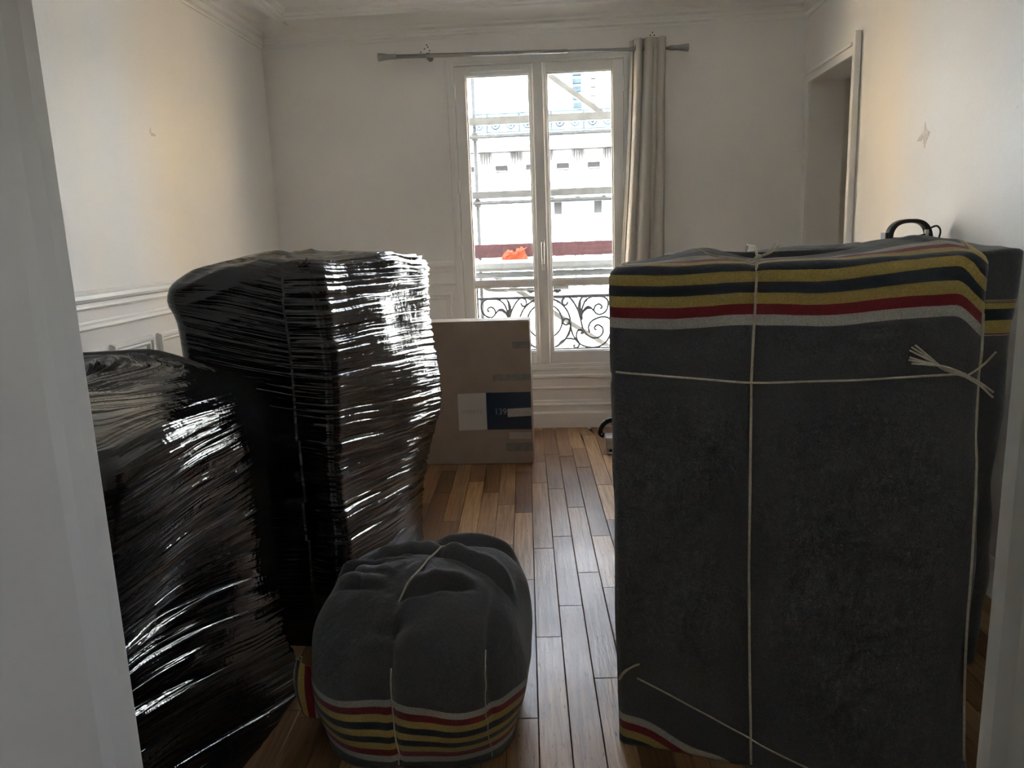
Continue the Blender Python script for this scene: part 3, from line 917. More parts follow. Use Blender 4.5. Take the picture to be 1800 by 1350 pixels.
# ---------------------------------------------------------------- wrapped things
def wrapped(name, mat, parent, c, a, hx, hy, H, rc, rt, ds, dt, deform=None, disp=None, weave=None, dome=0.0, toprows=None, kind=None):
    """one closed cover round a rounded block.
    c centre on the floor, a rotation; s runs round the perimeter from the back-left corner
    (left side, front, right side, back), t runs up the side and on over the top."""
    # perimeter
    segs = []
    def arc(cx, cy, a0, a1):
        n = max(3, int(rc * abs(a1 - a0) / ds))
        return [(cx + rc * math.cos(a0 + (a1 - a0) * i / n), cy + rc * math.sin(a0 + (a1 - a0) * i / n)) for i in range(n)]
    def line(p, q):
        L = math.hypot(q[0] - p[0], q[1] - p[1]); n = max(2, int(L / ds))
        return [(p[0] + (q[0] - p[0]) * i / n, p[1] + (q[1] - p[1]) * i / n) for i in range(n)]
    X, Y = hx - rc, hy - rc
    pi = math.pi
    per = line((-hx, Y), (-hx, -Y)) + arc(-X, -Y, pi, 1.5 * pi) + line((-X, -hy), (X, -hy)) + arc(X, -Y, 1.5 * pi, 2 * pi) + line((hx, -Y), (hx, Y)) + arc(X, Y, 0, .5 * pi) + line((X, hy), (-X, hy)) + arc(-X, Y, .5 * pi, pi)
    per = np.array(per); N = len(per)
    sl = np.concatenate([[0], np.cumsum(np.linalg.norm(np.diff(per, axis=0), axis=1))])
    # profile
    prof = []
    nz = int((H - rt) / dt)
    for i in range(nz): prof.append((0, i * (H - rt) / nz))
    nr = max(4, int(rt * 1.57 / dt))
    for i in range(nr + 1):
        th = i / nr * pi / 2
        prof.append((rt - rt * math.cos(th), H - rt + rt * math.sin(th)))
    md = min(hx, hy)
    nt_ = toprows or max(4, int((md - rt) / dt))
    for i in range(1, nt_ + 1):
        q = i / nt_
        prof.append((rt + (md * .97 - rt) * q, H + dome * math.sin(q * pi / 2)))
    prof = np.array(prof); Mn = len(prof)
    tl = np.concatenate([[0], np.cumsum(np.linalg.norm(np.diff(prof, axis=0), axis=1))])
    S, T = np.meshgrid(sl, tl)
    ins = prof[:, 0][:, None]; Z = np.repeat(prof[:, 1][:, None], N, 1)
    Px = per[None, :, 0] * (1 - ins / hx); Py = per[None, :, 1] * (1 - ins / hy)
    P = np.stack([Px + 0 * Z, Py + 0 * Z, Z], -1)
    if deform is not None: P = deform(P, S, T)
    # normals
    du_ = np.roll(P, -1, 1) - np.roll(P, 1, 1)
    dv_ = np.gradient(P, axis=0)
    Nn = np.cross(du_, dv_); ln = np.linalg.norm(Nn, axis=-1, keepdims=True); Nn = Nn / np.maximum(ln, 1e-9)
    if disp is not None:
        fade = sstep(sl[-1], sl[-1] - .06, S) * sstep(0, .06, S)
        fade *= sstep(tl[-1], tl[-1] - .05, T)
        P = P + Nn * (disp(S, T, P) * fade)[..., None]
    P[..., 2] = np.maximum(P[..., 2], .0)
    W = weave(S, T, P) if weave is not None else (S, T)
    ca, sa = math.cos(a), math.sin(a)
    V = np.stack([P[..., 0] * ca - P[..., 1] * sa, P[..., 0] * sa + P[..., 1] * ca, P[..., 2]], -1).reshape(-1, 3)
    idx = np.arange(Mn * N).reshape(Mn, N)
    A = idx[:-1, :]; B = np.roll(idx, -1, 1)[:-1, :]; C2 = np.roll(idx, -1, 1)[1:, :]; D = idx[1:, :]
    F = np.stack([A, B, C2, D], -1).reshape(-1, 4)
    me = bpy.data.meshes.new(name)
    nf = len(F)
    caps = [list(idx[0, ::-1]), list(idx[-1, :])]
    me.from_pydata(V.tolist(), [], F.tolist() + caps)
    uvl = me.uv_layers.new(name='weave')
    wu = np.asarray(W[0]).reshape(-1); wv = np.asarray(W[1]).reshape(-1)
    # the seam column wraps round: keep s continuous there
    li = np.zeros(len(me.loops), int); me.loops.foreach_get('vertex_index', li)
    uvd = np.stack([wu[li], wv[li]], -1)
    if weave is None: pass
    uvl.data.foreach_set('uv', uvd.reshape(-1).astype(np.float32))
    me.polygons.foreach_set('use_smooth', [True] * nf + [False, False])
    me.materials.append(mat)
    o = bpy.data.objects.new(name, me); col.objects.link(o)
    o.parent = parent
    o.location = np.array([c[0], c[1], 0]) - world_loc(parent)
    if kind: o['kind'] = kind

    def point(lx, ly, z):
        return np.array([c[0] + lx * ca - ly * sa, c[1] + lx * sa + ly * ca, z])
    info = dict(P=P, sl=sl, tl=tl, per=per, point=point, o=o, V=V + np.array([c[0], c[1], 0]), shape=(Mn, N), Nn=Nn)
    return info


def surf_line(info, pts, off=.003, step=.012):
    """string lying on the cover: pts are (local x, z) on the front side"""
    Mn, N = info['shape']
    V = info['V'].reshape(Mn, N, 3); P = info['P']
    front = (P[..., 1] < -.25 * np.abs(P[..., 1]).max())
    out = []
    for (x0, z0), (x1, z1) in zip(pts[:-1], pts[1:]):
        L = math.hypot(x1 - x0, z1 - z0); n = max(2, int(L / step))
        for i in range(n + 1):
            x = x0 + (x1 - x0) * i / n; z = z0 + (z1 - z0) * i / n
            d = (P[..., 0] - x) ** 2 + (P[..., 2] - z) ** 2 + np.where(front, 0, 10)
            k = np.unravel_index(np.argmin(d), d.shape)
            y = P[k][1]
            q = info['point'](x, y - off, z)
            out.append(q)
    # smooth
    A = np.array(out)
    for _ in range(3):
        A[1:-1] = .25 * A[:-2] + .5 * A[1:-1] + .25 * A[2:]
    return list(A)


def ridges(al, ac, f_al, f_ac, seed, sharp=1.0):
    n = vnoise(al * f_al, ac * f_ac, seed)
    r = 1 - np.abs(n) * 1.6
    return np.clip(r, -1, 1) ** 1 if sharp == 1 else np.sign(r) * np.abs(r) ** sharp


# --- tall film-wrapped piece
B1 = empty('film_wrapped_cabinet', (-1.0, 3.06, 0))
tag(B1, 'tall furniture piece wrapped in glossy black stretch film, its right side streaked with light', 'wrapped furniture')
hx1_, hy1_, H1 = .275, .58, 1.385


def b1_def(P, S, T):
    x, y, z = P[..., 0], P[..., 1], P[..., 2]
    k = sstep(.75, 0.0, z)
    y = np.where(y > 0, y * (1 - .16 * k), y * (1 - .04 * k))
    x = np.where(x > 0, x * (1 - .10 * k - .20 * k * sstep(.0, .5, y)), x * (1 - .10 * k))
    # belly and shoulder bulges
    x = x + .008 * np.cos(np.clip(y / hy1_, -1, 1) * math.pi / 2) * sstep(.05, .2, x)
    x = x + .030 * np.exp(-((z - 1.28) / .07) ** 2) * np.where(x < 0, -1, 0) * sstep(0, -.2, x)
    x = x + .012 * np.sin(z * 9 + y * 3) * sstep(.05, .25, x) + .02 * np.exp(-((z - .75) / .3) ** 2) * sstep(.1, .25, x)
    z = z - .035 * sstep(-.05, -.28, x) * sstep(1.2, 1.38, z) - .02 * sstep(.15, .42, y) * sstep(1.2, 1.38, z)
    return np.stack([x, y, z], -1)


def b1_dir(S, T, P):
    # pull direction: level at the top of the side, falling away to the back lower down
    s0 = 3 * hy1_ + 2 * hx1_
    side = P[..., 0] > hx1_ * .5
    th = np.radians(np.where(side, -1 - 7 * sstep(1.3, .75, T) - 1.5 * sstep(.5, .1, T), -12 + 14 * sstep(1.2, .4, T)))
    ds_ = S - np.where(side, s0, 2 * hy1_ + hx1_)
    ac = T - ds_ * np.tan(th) + .010 * vnoise(S * 2.0, T * 3.0, 6) + .003 * vnoise(S * 5, T * 8, 7)
    return S, ac


def b1_disp(S, T, P):
    al, ac = b1_dir(S, T, P)
    side = sstep(.12, .24, P[..., 0])
    h = .0082 * ridges(al, ac, 1.1, 52, 3) + .0044 * ridges(al, ac, 2.0, 98, 5)
    h = h * (1 + .35 * sstep(1.0, .3, T)) * (.08 + .92 * side) * (.72 + .45 * vnoise(S * 3, T * 6, 9))
    h += .007 * vnoise(S * 5, T * 4, 2) + .012 * vnoise(S * 2.2, T * 2, 4)
    # folds gathered over the top edge of the dark front
    h += .006 * ridges(S * .9 + T * .5, T * 1.2 - S * .4, 6, 10, 8) * sstep(1.0, 1.3, T) * (1 - side)
    return h


i1 = wrapped('stretch_film', film, B1, (-1.000, 3.062), math.radians(-7), hx1_, hy1_, H1, .05, .065, .0085, .0030, b1_def, b1_disp, b1_dir, dome=.012, toprows=50)
# twisted film tuft on the upper corner
tuft = MB()
p = i1['point'](.205, -.56, 1.362)
for k in range(5):
    a = k * 1.3
    tuft.tube(catmull([p, p + np.array([.012 * math.cos(a), -.006, .010]), p + np.array([.026 * math.cos(a), -.012 * math.sin(a), .014 + .004 * k])], 4), [.007, .007, .006, .006, .005, .004, .003, .002, .002], 6)
part(tuft, 'film_tuft', film, B1, smooth=True)

# --- low film-wrapped piece in front
B2 = empty('film_wrapped_armchair', (-1.36, 1.83, 0))
tag(B2, 'low furniture piece in black stretch film beside the left door frame, shiny top', 'wrapped furniture')
hx2, hy2, H2 = .36, .48, 1.080


def b2_def(P, S, T):
    x, y, z = P[..., 0], P[..., 1], P[..., 2]
    r = sstep(.1, .35, x)
    x = x + r * (y - hy2) * (.09 - .17 * z / 1.05)
    x = x + r * (.012 * np.cos(np.clip((y - .05) / hy2, -1, 1) * math.pi / 2) + .055 * sstep(.22, .0, z) - .03 * np.exp(-((z - .60) / .13) ** 2) * np.exp(-((y + .12) / .2) ** 2))
    z = z + .035 * sstep(-.1, .45, y) * sstep(.9, 1.04, z) * sstep(.3, .0, x) - .02 * sstep(.2, .36, x) * sstep(.9, 1.04, z)
    return np.stack([x, y, z], -1)


def b2_dir(S, T, P):
    s0 = 3 * hy2 + 2 * hx2
    top = sstep(H2 + .0, H2 + .12, T)
    th = -3 - 14 * sstep(.85, .42, T)
    th = np.radians(th) * (1 - top) + np.radians(-10) * top
    ac = T - np.clip(S - s0, -.7, .7) * np.tan(th) + .012 * vnoise(S * 2.0, T * 3.0, 26) + .004 * vnoise(S * 5, T * 8, 27)
    return S, ac


def b2_disp(S, T, P):
    al, ac = b2_dir(S, T, P)
    m = .45 + .6 * sstep(-.25, .35, vnoise(S * 3.1, T * 3.7, 21))
    h = (.0140 * ridges(al, ac, 1.0, 30, 13) + .0065 * ridges(al, ac, 1.8, 62, 15)) * m
    h += .009 * vnoise(S * 4, T * 3.5, 12) + .010 * vnoise(S * 2, T * 2, 14)
    h += .005 * ridges(S, T, 5, 14, 18) * sstep(H2, H2 + .2, T)
    return h


i2 = wrapped('stretch_film', film, B2, (-1.325, 1.825), math.radians(0), hx2, hy2, H2, .05, .085, .0085, .0034, b2_def, b2_disp, b2_dir, dome=.015, toprows=60)

# --- blanket-wrapped cabinet on the right
def weave_front(t0, w, fn=None):
    def f(S, T, P):
        q = (P[..., 2] - t0) / w
        if fn is not None: q = fn(S, T, P, q)
        return S, q
    return f


WA = math.radians(-7.6)
Wc = np.array([.583, 2.107]); hxw, hyw, Hw = .452, .19, 1.352
W = empty('blanket_wrapped_cabinet', (Wc[0], Wc[1], 0))
tag(W, 'tall cabinet tied in a grey blanket, yellow, black and red stripes along its top', 'wrapped furniture')


def w_def(P, S, T):
    x, y, z = P[..., 0], P[..., 1], P[..., 2]
    fr = sstep(0, -hyw, y)
    zz = sstep(0, Hw, z)
    x = np.where(x > 0, x * (1 - .085 * zz), x * (1 + .022 * zz))
    y = y - fr * .085 * sstep(.40, 0, z) * np.exp(-((x - .12) / .27) ** 2)
    y = y - fr * .012 * np.exp(-((z - .8) / .35) ** 2) * np.cos(x * 3)
    tp = sstep(Hw - .08, Hw, z)
    hump = .026 * np.exp(-((x + .22) / .11) ** 2) + .030 * np.exp(-((x - .30) / .16) ** 2) - .006 * np.exp(-((x + .1) / .05) ** 2)
    z = z + tp * hump * sstep(-.19, -.02, y) + tp * .012 * sstep(-.1, .4, x)
    # hem sags in the middle of the front, clear of the floor at the left
    return np.stack([x, y, z], -1)


def w_disp(S, T, P):
    x, z = P[..., 0], P[..., 2]
    h = .0045 * vnoise(S * 4, T * 3, 31) + .0022 * vnoise(S * 12, T * 9, 32)
    # the strings bite into the cloth
    h += -.006 * np.exp(-((x + .105) / .012) ** 2) - .004 * np.exp(-((z - 1.068) / .012) ** 2)
    h += .007 * ridges(S + .3 * T, T, 5, 7, 34) * sstep(.33, .42, x) + .008 * vnoise(S * 8, T * 9, 36) * sstep(Hw + .02, Hw + .08, T)
    return h


def w_q(S, T, P, q):
    x, y, z = P[..., 0], P[..., 1], P[..., 2]
    # cloth length up the side and over the top, skewed the way the blanket was thrown on
    tt = Hw - .03 + .0471
    h = np.where(T < tt, T, tt + (y + hyw - .03)) - .016 * sstep(-.05, .32, x) + .052 * sstep(.345, .42, x) + .004 * np.sin(x * 14) - .010 * sstep(-.1, -.2, x) * 0
    up = (h - 1.199) / .0268
    # bottom hem, turned under
    lowz = .082 - .36 * np.clip(x + .45, 0, 2) + .02 * np.sin(x * 30) * .4
    low = 1.0 + (lowz - z) / .024
    side = sstep(-.10, -.18, y)
    return np.where(z < .30, np.where(y < .0, np.clip(low, -3, 4.99), -3), up)


iw = wrapped('blanket', blanket, W, Wc, WA, hxw, hyw, Hw, .028, .03, .011, .0085, w_def, w_disp, weave_front(1.2, .027, w_q), dome=.006, toprows=26)


def lx(s): return s - hxw       # measured position along the front edge -> local x


def lay(name, pts, r=.0028, **k):
    P = surf_line(iw, pts, **k)
    return part(MB().tube(P, r, 7), name, string_mat, W, smooth=True)


# upright string, front and over the top
P = surf_line(iw, [(lx(.363), .012), (lx(.349), .557), (lx(.343), 1.06), (lx(.350), 1.34)], off=.003)
top = [iw['point'](lx(.352), -.17, 1.372), iw['point'](lx(.353), -.10, 1.392), iw['point'](lx(.353), .10, 1.392), iw['point'](lx(.353), .188, 1.36)]
part(MB().tube(list(P) + top, .0034, 7), 'string', string_mat, W, smooth=True)
lay('string', [(lx(.006), 1.085), (lx(.343), 1.058), (lx(.60), 1.067), (lx(.823), 1.082)])
lay('string', [(lx(.057), .216), (lx(.20), .150), (lx(.363), .084), (lx(.60), .012)], r=.0024)
lay('string', [(lx(.858), 1.225), (lx(.865), 1.0), (lx(.876), .60), (lx(.892), .07)], r=.0032, off=.004)
# knot and tails at the top
k0 = iw['point'](lx(.350), -.188, 1.368)
for dx, dz, dy in ((.055, .030, .0), (.045, .034, .004)):
    part(MB().tube(catmull([k0, k0 + np.array([dx * .5, dy - .01, dz * .35]), k0 + np.array([dx, dy, dz])], 5), .0026, 6), 'string_tail', string_mat, W, smooth=True)
k1 = iw['point'](lx(.35), -.192, 1.364)
part(MB().tube(catmull([k1, k1 + np.array([-.06, -.004, .004]), k1 + np.array([-.11, .0, .014]), k1 + np.array([-.145, .01, .030])], 5), .0030, 6), 'string_tail', string_mat, W, smooth=True)
part(MB().tube([k0 + np.array([-.006, -.006, -.004]), k0 + np.array([.008, -.008, .004])], .006, 8), 'knot', string_mat, W, smooth=True)
# frayed bow at the right
kb = iw['point'](lx(.826), -.208, 1.078)
e1 = iw['point'](lx(.887), -.206, 1.037); e2 = iw['point'](lx(.886), -.208, 1.137)
for j in range(2):
    part(MB().tube(catmull([kb + np.array([0, 0, .004 * j]), (kb + e1) / 2 + np.array([0, -.006, .006 * j]), e1 + np.array([0, -.002, -.008 + .012 * j])], 5), .0030, 6), 'string_tail', string_mat, W, smooth=True)
part(MB().tube(catmull([kb, (kb + e2) / 2 + np.array([0, -.004, -.004]), e2], 4), .0026, 6), 'string_tail', string_mat, W, smooth=True)
trunk = iw['point'](lx(.775), -.212, 1.101)
for j, (s, z, sm_, zm) in enumerate(((.703, 1.150, .740, 1.124), (.710, 1.155, .742, 1.127), (.698, 1.143, .738, 1.121), (.699, 1.126, .738, 1.113), (.697, 1.120, .738, 1.111), (.703, 1.112, .742, 1.108))):
    e = iw['point'](lx(s), -.213 - .002 * j, z)
    mid = iw['point'](lx(sm_), -.212 - .001 * j, zm)
    part(MB().tube(catmull([kb + np.array([0, 0, .001 * j]), trunk + np.array([0, -.001 * j, .0012 * (j - 3)]), mid, e], 5), [.0034] * 6 + [.0030] * 5 + [.0024] * 5, 6), 'string_tail', string_mat, W, smooth=True)
# loose end low at the left edge
k2 = iw['point'](lx(.008), -.200, .211)
part(MB().tube(catmull([k2, k2 + np.array([.012, -.014, .030]), k2 + np.array([.034, -.016, .048]), k2 + np.array([.055, -.012, .055])], 5), [.004] * 8 + [.003] * 8, 6), 'string_tail', string_mat, W, smooth=True)

# --- second blanket-wrapped piece behind it
I2 = empty('blanket_wrapped_dresser', (.96, 2.63, 0))
tag(I2, 'grey blanket-wrapped furniture piece just behind the tied cabinet, at the right door frame', 'wrapped furniture')


def plain_disp(seed, k=1.0):
    def f(S, T, P):
        return k * (.010 * vnoise(S * 4, T * 3, seed) + .004 * vnoise(S * 12, T * 9, seed + 1) + .006 * ridges(S + .2 * T, T, 6, 3, seed + 2))
    return f


def i2_def(P, S, T):
    x, y, z = P[..., 0], P[..., 1], P[..., 2]
    x = x + .02 * sstep(.15, .33, x) * np.sin(z * 5) - .045 * sstep(.2, .34, x) * sstep(1.05, .45, z)
    return np.stack([x, y, z], -1)


wrapped('blanket', blanket, I2, (.985, 2.64), math.radians(-2), .372, .22, 1.352, .03, .02, .02, .018, i2_def, plain_disp(41),
        weave_front(1.02, .027, lambda S, T, P, q: np.where((P[..., 2] > 1.095) & (P[..., 2] < 1.200), np.clip(2.0 + (P[..., 2] - 1.095) / .035 - .15, 2.05, 4.65), -3)), dome=.004, toprows=12)
# --- third piece by the right wall that carries the appliance
I3 = empty('blanket_wrapped_chest', (1.30, 3.46, 0))
tag(I3, 'grey blanket-wrapped chest against the right wall, under the black arched handle', 'wrapped furniture')
wrapped('blanket', blanket, I3, (1.30, 3.46), 0, .275, .36, 1.330, .05, .03, .02, .018, None, plain_disp(51),
        weave_front(.3, .027, lambda S, T, P, q: (P[..., 2] - .35) / .027), dome=.012, toprows=14)

# --- blanket-wrapped pouf
Oc = np.array([-.455, 2.12])
O = empty('blanket_wrapped_pouf', (Oc[0], Oc[1], 0))
tag(O, 'low round pouf tied in a grey blanket, striped band round its foot', 'wrapped furniture')
hxo, hyo, Ho = .303, .295, .475


def o_def(P, S, T):
    x, y, z = P[..., 0], P[..., 1], P[..., 2]
    k = sstep(.28, .48, z)
    x = x * (1 - .07 * k) * (1 - .10 * sstep(.14, .0, z)) * (1 + .03 * np.exp(-((z - .22) / .1) ** 2))
    y = y * (1 - .05 * k) * (1 - .10 * sstep(.14, .0, z))
    # the back right is fuller, the front left slumps
    z = z + k * (.035 * sstep(-.1, .25, y) * sstep(-.2, .2, x) - .035 * sstep(.0, -.3, x) * sstep(.1, -.25, y) - .02 * sstep(-.05, -.3, y))
    return np.stack([x, y, z], -1)


XS = -.028      # where the string runs down the front


def o_disp(S, T, P):
    x, y, z = P[..., 0], P[..., 1], P[..., 2]
    h = .010 * vnoise(S * 4, T * 5, 61) + .005 * vnoise(S * 11, T * 12, 62)
    # pinch where the string pulls the cloth in, folds fanning out of it
    dx = x - XS; dz = T - (Ho - .045)
    d = np.sqrt(dx ** 2 + dz ** 2); fr = sstep(.05, -.10, y)
    an = np.arctan2(dz, dx)
    h += fr * (-.036 * np.exp(-(d / .030) ** 2) + .011 * np.cos(an * 3 + .6 + 6 * d) * np.exp(-((d - .075) / .055) ** 2))
    # string trench from the pinch over the top
    h += -.014 * np.exp(-((x - XS - .28 * (y + .19)) / .016) ** 2) * sstep(Ho - .03, Ho + .03, T) * sstep(.22, .02, y)
    # draped folds, each its own sweep
    for y0, xa, xb, am in ((.055 - .95 * (x + .03) ** 2, -.30, .31, .026), (.14 + .22 * x - .6 * x ** 2, -.02, .30, .020),
                           (-.165 + .62 * (x - XS) - 1.5 * (x - XS) ** 2, XS - .02, .20, .028), (-.12 - .42 * (x + .1), -.28, -.06, .018), (-.06 - .5 * (x + .12) + 1.5 * (x + .12) ** 2, -.27, -.04, .012)):
        u = y - y0
        mk = sstep(xa, xa + .07, x) * sstep(xb, xb - .09, x)
        h += am * mk * (np.exp(-((u - .024) / .028) ** 2) - .95 * np.exp(-((u + .008) / .013) ** 2)) * sstep(Ho - .13, Ho - .03, T)
    # soft vertical creases down the front
    h += -.010 * np.exp(-((x - .235) / .013) ** 2) * sstep(0, -.1, y) * sstep(.1, .2, z)
    h += -.010 * np.exp(-((x - XS) / .010) ** 2) * fr * sstep(Ho - .05, Ho - .12, T)
    h += .010 * np.exp(-((x - XS - .02 - .10 * (Ho - T)) / .035) ** 2) * fr * sstep(.12, .2, T) * sstep(Ho, Ho - .1, T)
    return h


def o_q(S, T, P, q):
    x, y, z = P[..., 0], P[..., 1], P[..., 2]
    ztop = .222 + .012 * np.cos(x * 16 + .8) - .012 * sstep(.0, .30, x) + .018 * sstep(-.18, -.32, x) - .075 * sstep(-.22, .1, y)
    zb = .026 + .020 * sstep(-.05, -.32, x) + .006 * sstep(.1, .3, x) - .05 * sstep(-.22, .1, y)
    return (z - zb) / (ztop - zb) * 9


io = wrapped('blanket', blanket, O, Oc, math.radians(-3), hxo, hyo, Ho, .20, .13, .0075, .006, o_def, o_disp, weave_front(0, 1, o_q), dome=.03, toprows=30)


def string_over(info, x_of, zmax_front, r, n=60):
    """string over the pouf: follows the cover from the foot of the front over the top"""
    Mn, N = info['shape']; P = info['P']; V = info['V'].reshape(Mn, N, 3)
    out = []
    for i in range(Mn):
        x = x_of(P[i, :, 2].mean(), i / Mn)
        row = P[i]
        d = np.abs(row[:, 0] - x) + np.where(row[:, 1] < 0, 0, 10)
        k = np.argmin(d)
        nn = info['Nn'][i, k]
        ca, sa = math.cos(math.radians(-3)), math.sin(math.radians(-3))
        out.append(V[i, k] + np.array([nn[0] * ca - nn[1] * sa, nn[0] * sa + nn[1] * ca, nn[2]]) * .003)
    A = np.array(out)
    for _ in range(4): A[1:-1] = .25 * A[:-2] + .5 * A[1:-1] + .25 * A[2:]
    return list(A)


Pst = string_over(io, lambda z, q: XS, .4, .003)
part(MB().tube(Pst[2:int(len(Pst) * .45)], .0022, 6), 'string', string_mat, O, smooth=True)
pin = Pst[int(len(Pst) * .74)]
# taut string from the pinch up over the top of the pouf
topS = []
for yy in np.linspace(-.18, .14, 14):
    xx = XS + .28 * (yy + .19)
    d = (io['P'][..., 0] - xx) ** 2 + (io['P'][..., 1] - yy) ** 2 + np.where(io['P'][..., 2] > .3, 0, 10)
    k = np.unravel_index(np.argmin(d), d.shape)
    topS.append(io['point'](xx, yy, io['P'][k][2] + .004))
A = np.array(topS)
for _ in range(6): A[1:-1] = np.maximum(.25 * A[:-2] + .5 * A[1:-1] + .25 * A[2:], A[1:-1] * [1, 1, 1])
part(MB().tube(list(A), .0030, 6), 'string', string_mat, O, smooth=True)
Pr = string_over(io, lambda z, q: .222, .4, .003)
part(MB().tube(Pr[2:int(len(Pr) * .5)], .0016, 6), 'string', string_mat, O, smooth=True)
# bow on the striped band
kb = io['point'](.085, -hyo * .97, .205)
for pts in ([(0, 0, 0), (-.03, -.012, .004), (-.062, -.010, -.022)], [(0, 0, 0), (.03, -.012, .010), (.052, -.012, -.006), (.060, -.012, -.038)], [(0, 0, 0), (.024, -.012, .006), (.046, -.014, -.010), (.050, -.012, -.040)]):
    part(MB().tube(catmull([kb + np.array(q) for q in pts], 5), .0026, 6), 'string_tail', string_mat, O, smooth=True)
# loose corner of the blanket folded out at the left
fm = bpy.data.meshes.new('blanket_corner')
nu, nv = 16, 20
Vc = []; UVc = []
for j in range(nv + 1):
    t = j / nv
    for i in range(nu + 1):
        u = i / nu
        a = u * 2.2 - .7
        x = -.288 - .062 * math.sin(a + .4) * (.7 + .3 * math.sin(math.pi * t)) - .012 * t
        y = -.135 - .075 * math.cos(a) * (.6 + .4 * (1 - t))
        z = .110 + .145 * t + .010 * math.sin(a * 2)
        Vc.append(io['point'](x, y, z)); UVc.append((t, u * 6.0 + .3))
Fc = [(j * (nu + 1) + i, j * (nu + 1) + i + 1, (j + 1) * (nu + 1) + i + 1, (j + 1) * (nu + 1) + i) for j in range(nv) for i in range(nu)]
fm.from_pydata([tuple(p - np.array([Oc[0], Oc[1], 0])) for p in Vc], [], Fc)
ul = fm.uv_layers.new(name='weave')
for lp in fm.loops: ul.data[lp.index].uv = UVc[lp.vertex_index]
fm.polygons.foreach_set('use_smooth', [True] * len(fm.polygons))
fm.materials.append(blanket)
fo = bpy.data.objects.new('blanket_corner', fm); col.objects.link(fo); fo.parent = O
sd = fo.modifiers.new('thick', 'SOLIDIFY'); sd.thickness = .007; sd.offset = 0

# ---------------------------------------------------------------- flat carton
CY = 4.70
box_root = empty('television_carton', (-.95, CY + .09, 0))
tag(box_root, 'tall flat brown cardboard carton with a dark blue and a pale label', 'cardboard box')
part(MB().box(-1.66, -.250, CY, CY + .175, .002, .915, .006), 'carton_body', cardboard, box_root)
part(MB().box(-1.655, -.255, CY + .004, CY + .171, .915, .919, .001), 'carton_flap', simple('cardboard_highlight', (.46, .37, .28), .7, var=.06, scale=20), box_root)  # paler cardboard puts the top edge's highlight into the colour


def sticker(name, x0, x1, z0, z1, mat, t=.0012, tilt=0.0, layer=0):
    m = MB(); yb = CY - .0002 - layer * .0013
    v = [(x0, yb, z0), (x1, yb, z0 + tilt), (x1, yb, z1 + tilt), (x0, yb, z1)]
    v += [(a, b - t, c) for a, b, c in v]
    m.add(v, [(0, 1, 2, 3), (7, 6, 5, 4), (0, 4, 5, 1), (1, 5, 6, 2), (2, 6, 7, 3), (3, 7, 4, 0)])
    return part(m, name, mat, box_root)


sticker('white_label', -.717, -.537, .226, .463, label_white, tilt=.004)
sticker('navy_label', -.536, -.256, .228, .468, label_navy)
sticker('tape', -.404, -.252, .309, .362, tape_clear, tilt=.006, layer=2)
sticker('warning_label', -.398, -.260, .165, .209, label_pink)
sticker('tape', -.36, -.252, .742, .785, tape_blue, tilt=.004)
sticker('tape', -.49, -.252, .540, .582, tape_blue, tilt=.002)
sticker('tape', -.42, -.252, .085, .14, tape_blue)
sticker('tape', -.74, -.50, .03, .125, tape_clear if False else cardboard)


def text(body, x, z, size, mat, layer=1, parent=box_root, sx=1.0):
    cu = bpy.data.curves.new('print', 'FONT'); cu.body = body; cu.size = size; cu.extrude = .0003
    o = bpy.data.objects.new('tmp', cu); col.objects.link(o)
    bpy.context.view_layer.update()
    dg = bpy.context.evaluated_depsgraph_get()
    me = bpy.data.meshes.new_from_object(o.evaluated_get(dg))
    bpy.data.objects.remove(o)
    me.materials.clear(); me.materials.append(mat)
    t = bpy.data.objects.new('print', me); col.objects.link(t)
    t.rotation_euler = (math.radians(90), 0, 0); t.scale = (sx, 1, 1)
    t.parent = parent
    t.location = np.array([x, CY - .0022 * layer, z]) - world_loc(parent)
    return t


text('139.6', -.488, .326, .056, ink_light, sx=.95)
text('WEEKTS', -.693, .335, .034, ink_grey, sx=1.0)
tri = MB()
for a, b in (((-.385, .174), (-.375, .193)), ((-.375, .193), (-.365, .174)), ((-.365, .174), (-.385, .174))):
    tri.tube([(a[0], CY - .0018, a[1]), (b[0], CY - .0018, b[1])], .0011, 4)
part(tri, 'warning_triangle', ink_grey, box_root)
sticker('print_bar', -.31, -.272, .178, .196, ink_grey, layer=1, t=.0006)

# ---------------------------------------------------------------- small grey appliance on the floor by the cabinet
sp = empty('floor_gadget', (.25, 4.95, 0)); tag(sp, 'small grey block with a black strap on the floor, half hidden by the tied cabinet', 'gadget')
part(MB().box(.212, .36, 4.87, 5.00, .035, .118, .012), 'body', chrome_grey, sp)
part(MB().box(.225, .36, 4.86, 5.01, .0, .016, .005), 'foot_plate', chrome_grey, sp)
part(MB().box(.240, .35, 4.885, 4.985, .014, .038), 'foot_block', black_plastic, sp)
st = catmull([(.212, 5.02, .09), (.190, 5.03, .10), (.186, 5.03, .13), (.205, 5.03, .165), (.235, 5.02, .19), (.28, 5.02, .20), (.33, 5.02, .185)], 6)
part(MB().tube(st, .018, 10), 'strap', black_plastic, sp, smooth=True)
st2 = [np.array(q) + np.array([-.010, -.004, .008]) for q in st[:24]]
part(MB().tube(st2, .0085, 8), 'strap_edge', simple('pale_edge', (.55, .53, .5), .4), sp, smooth=True)

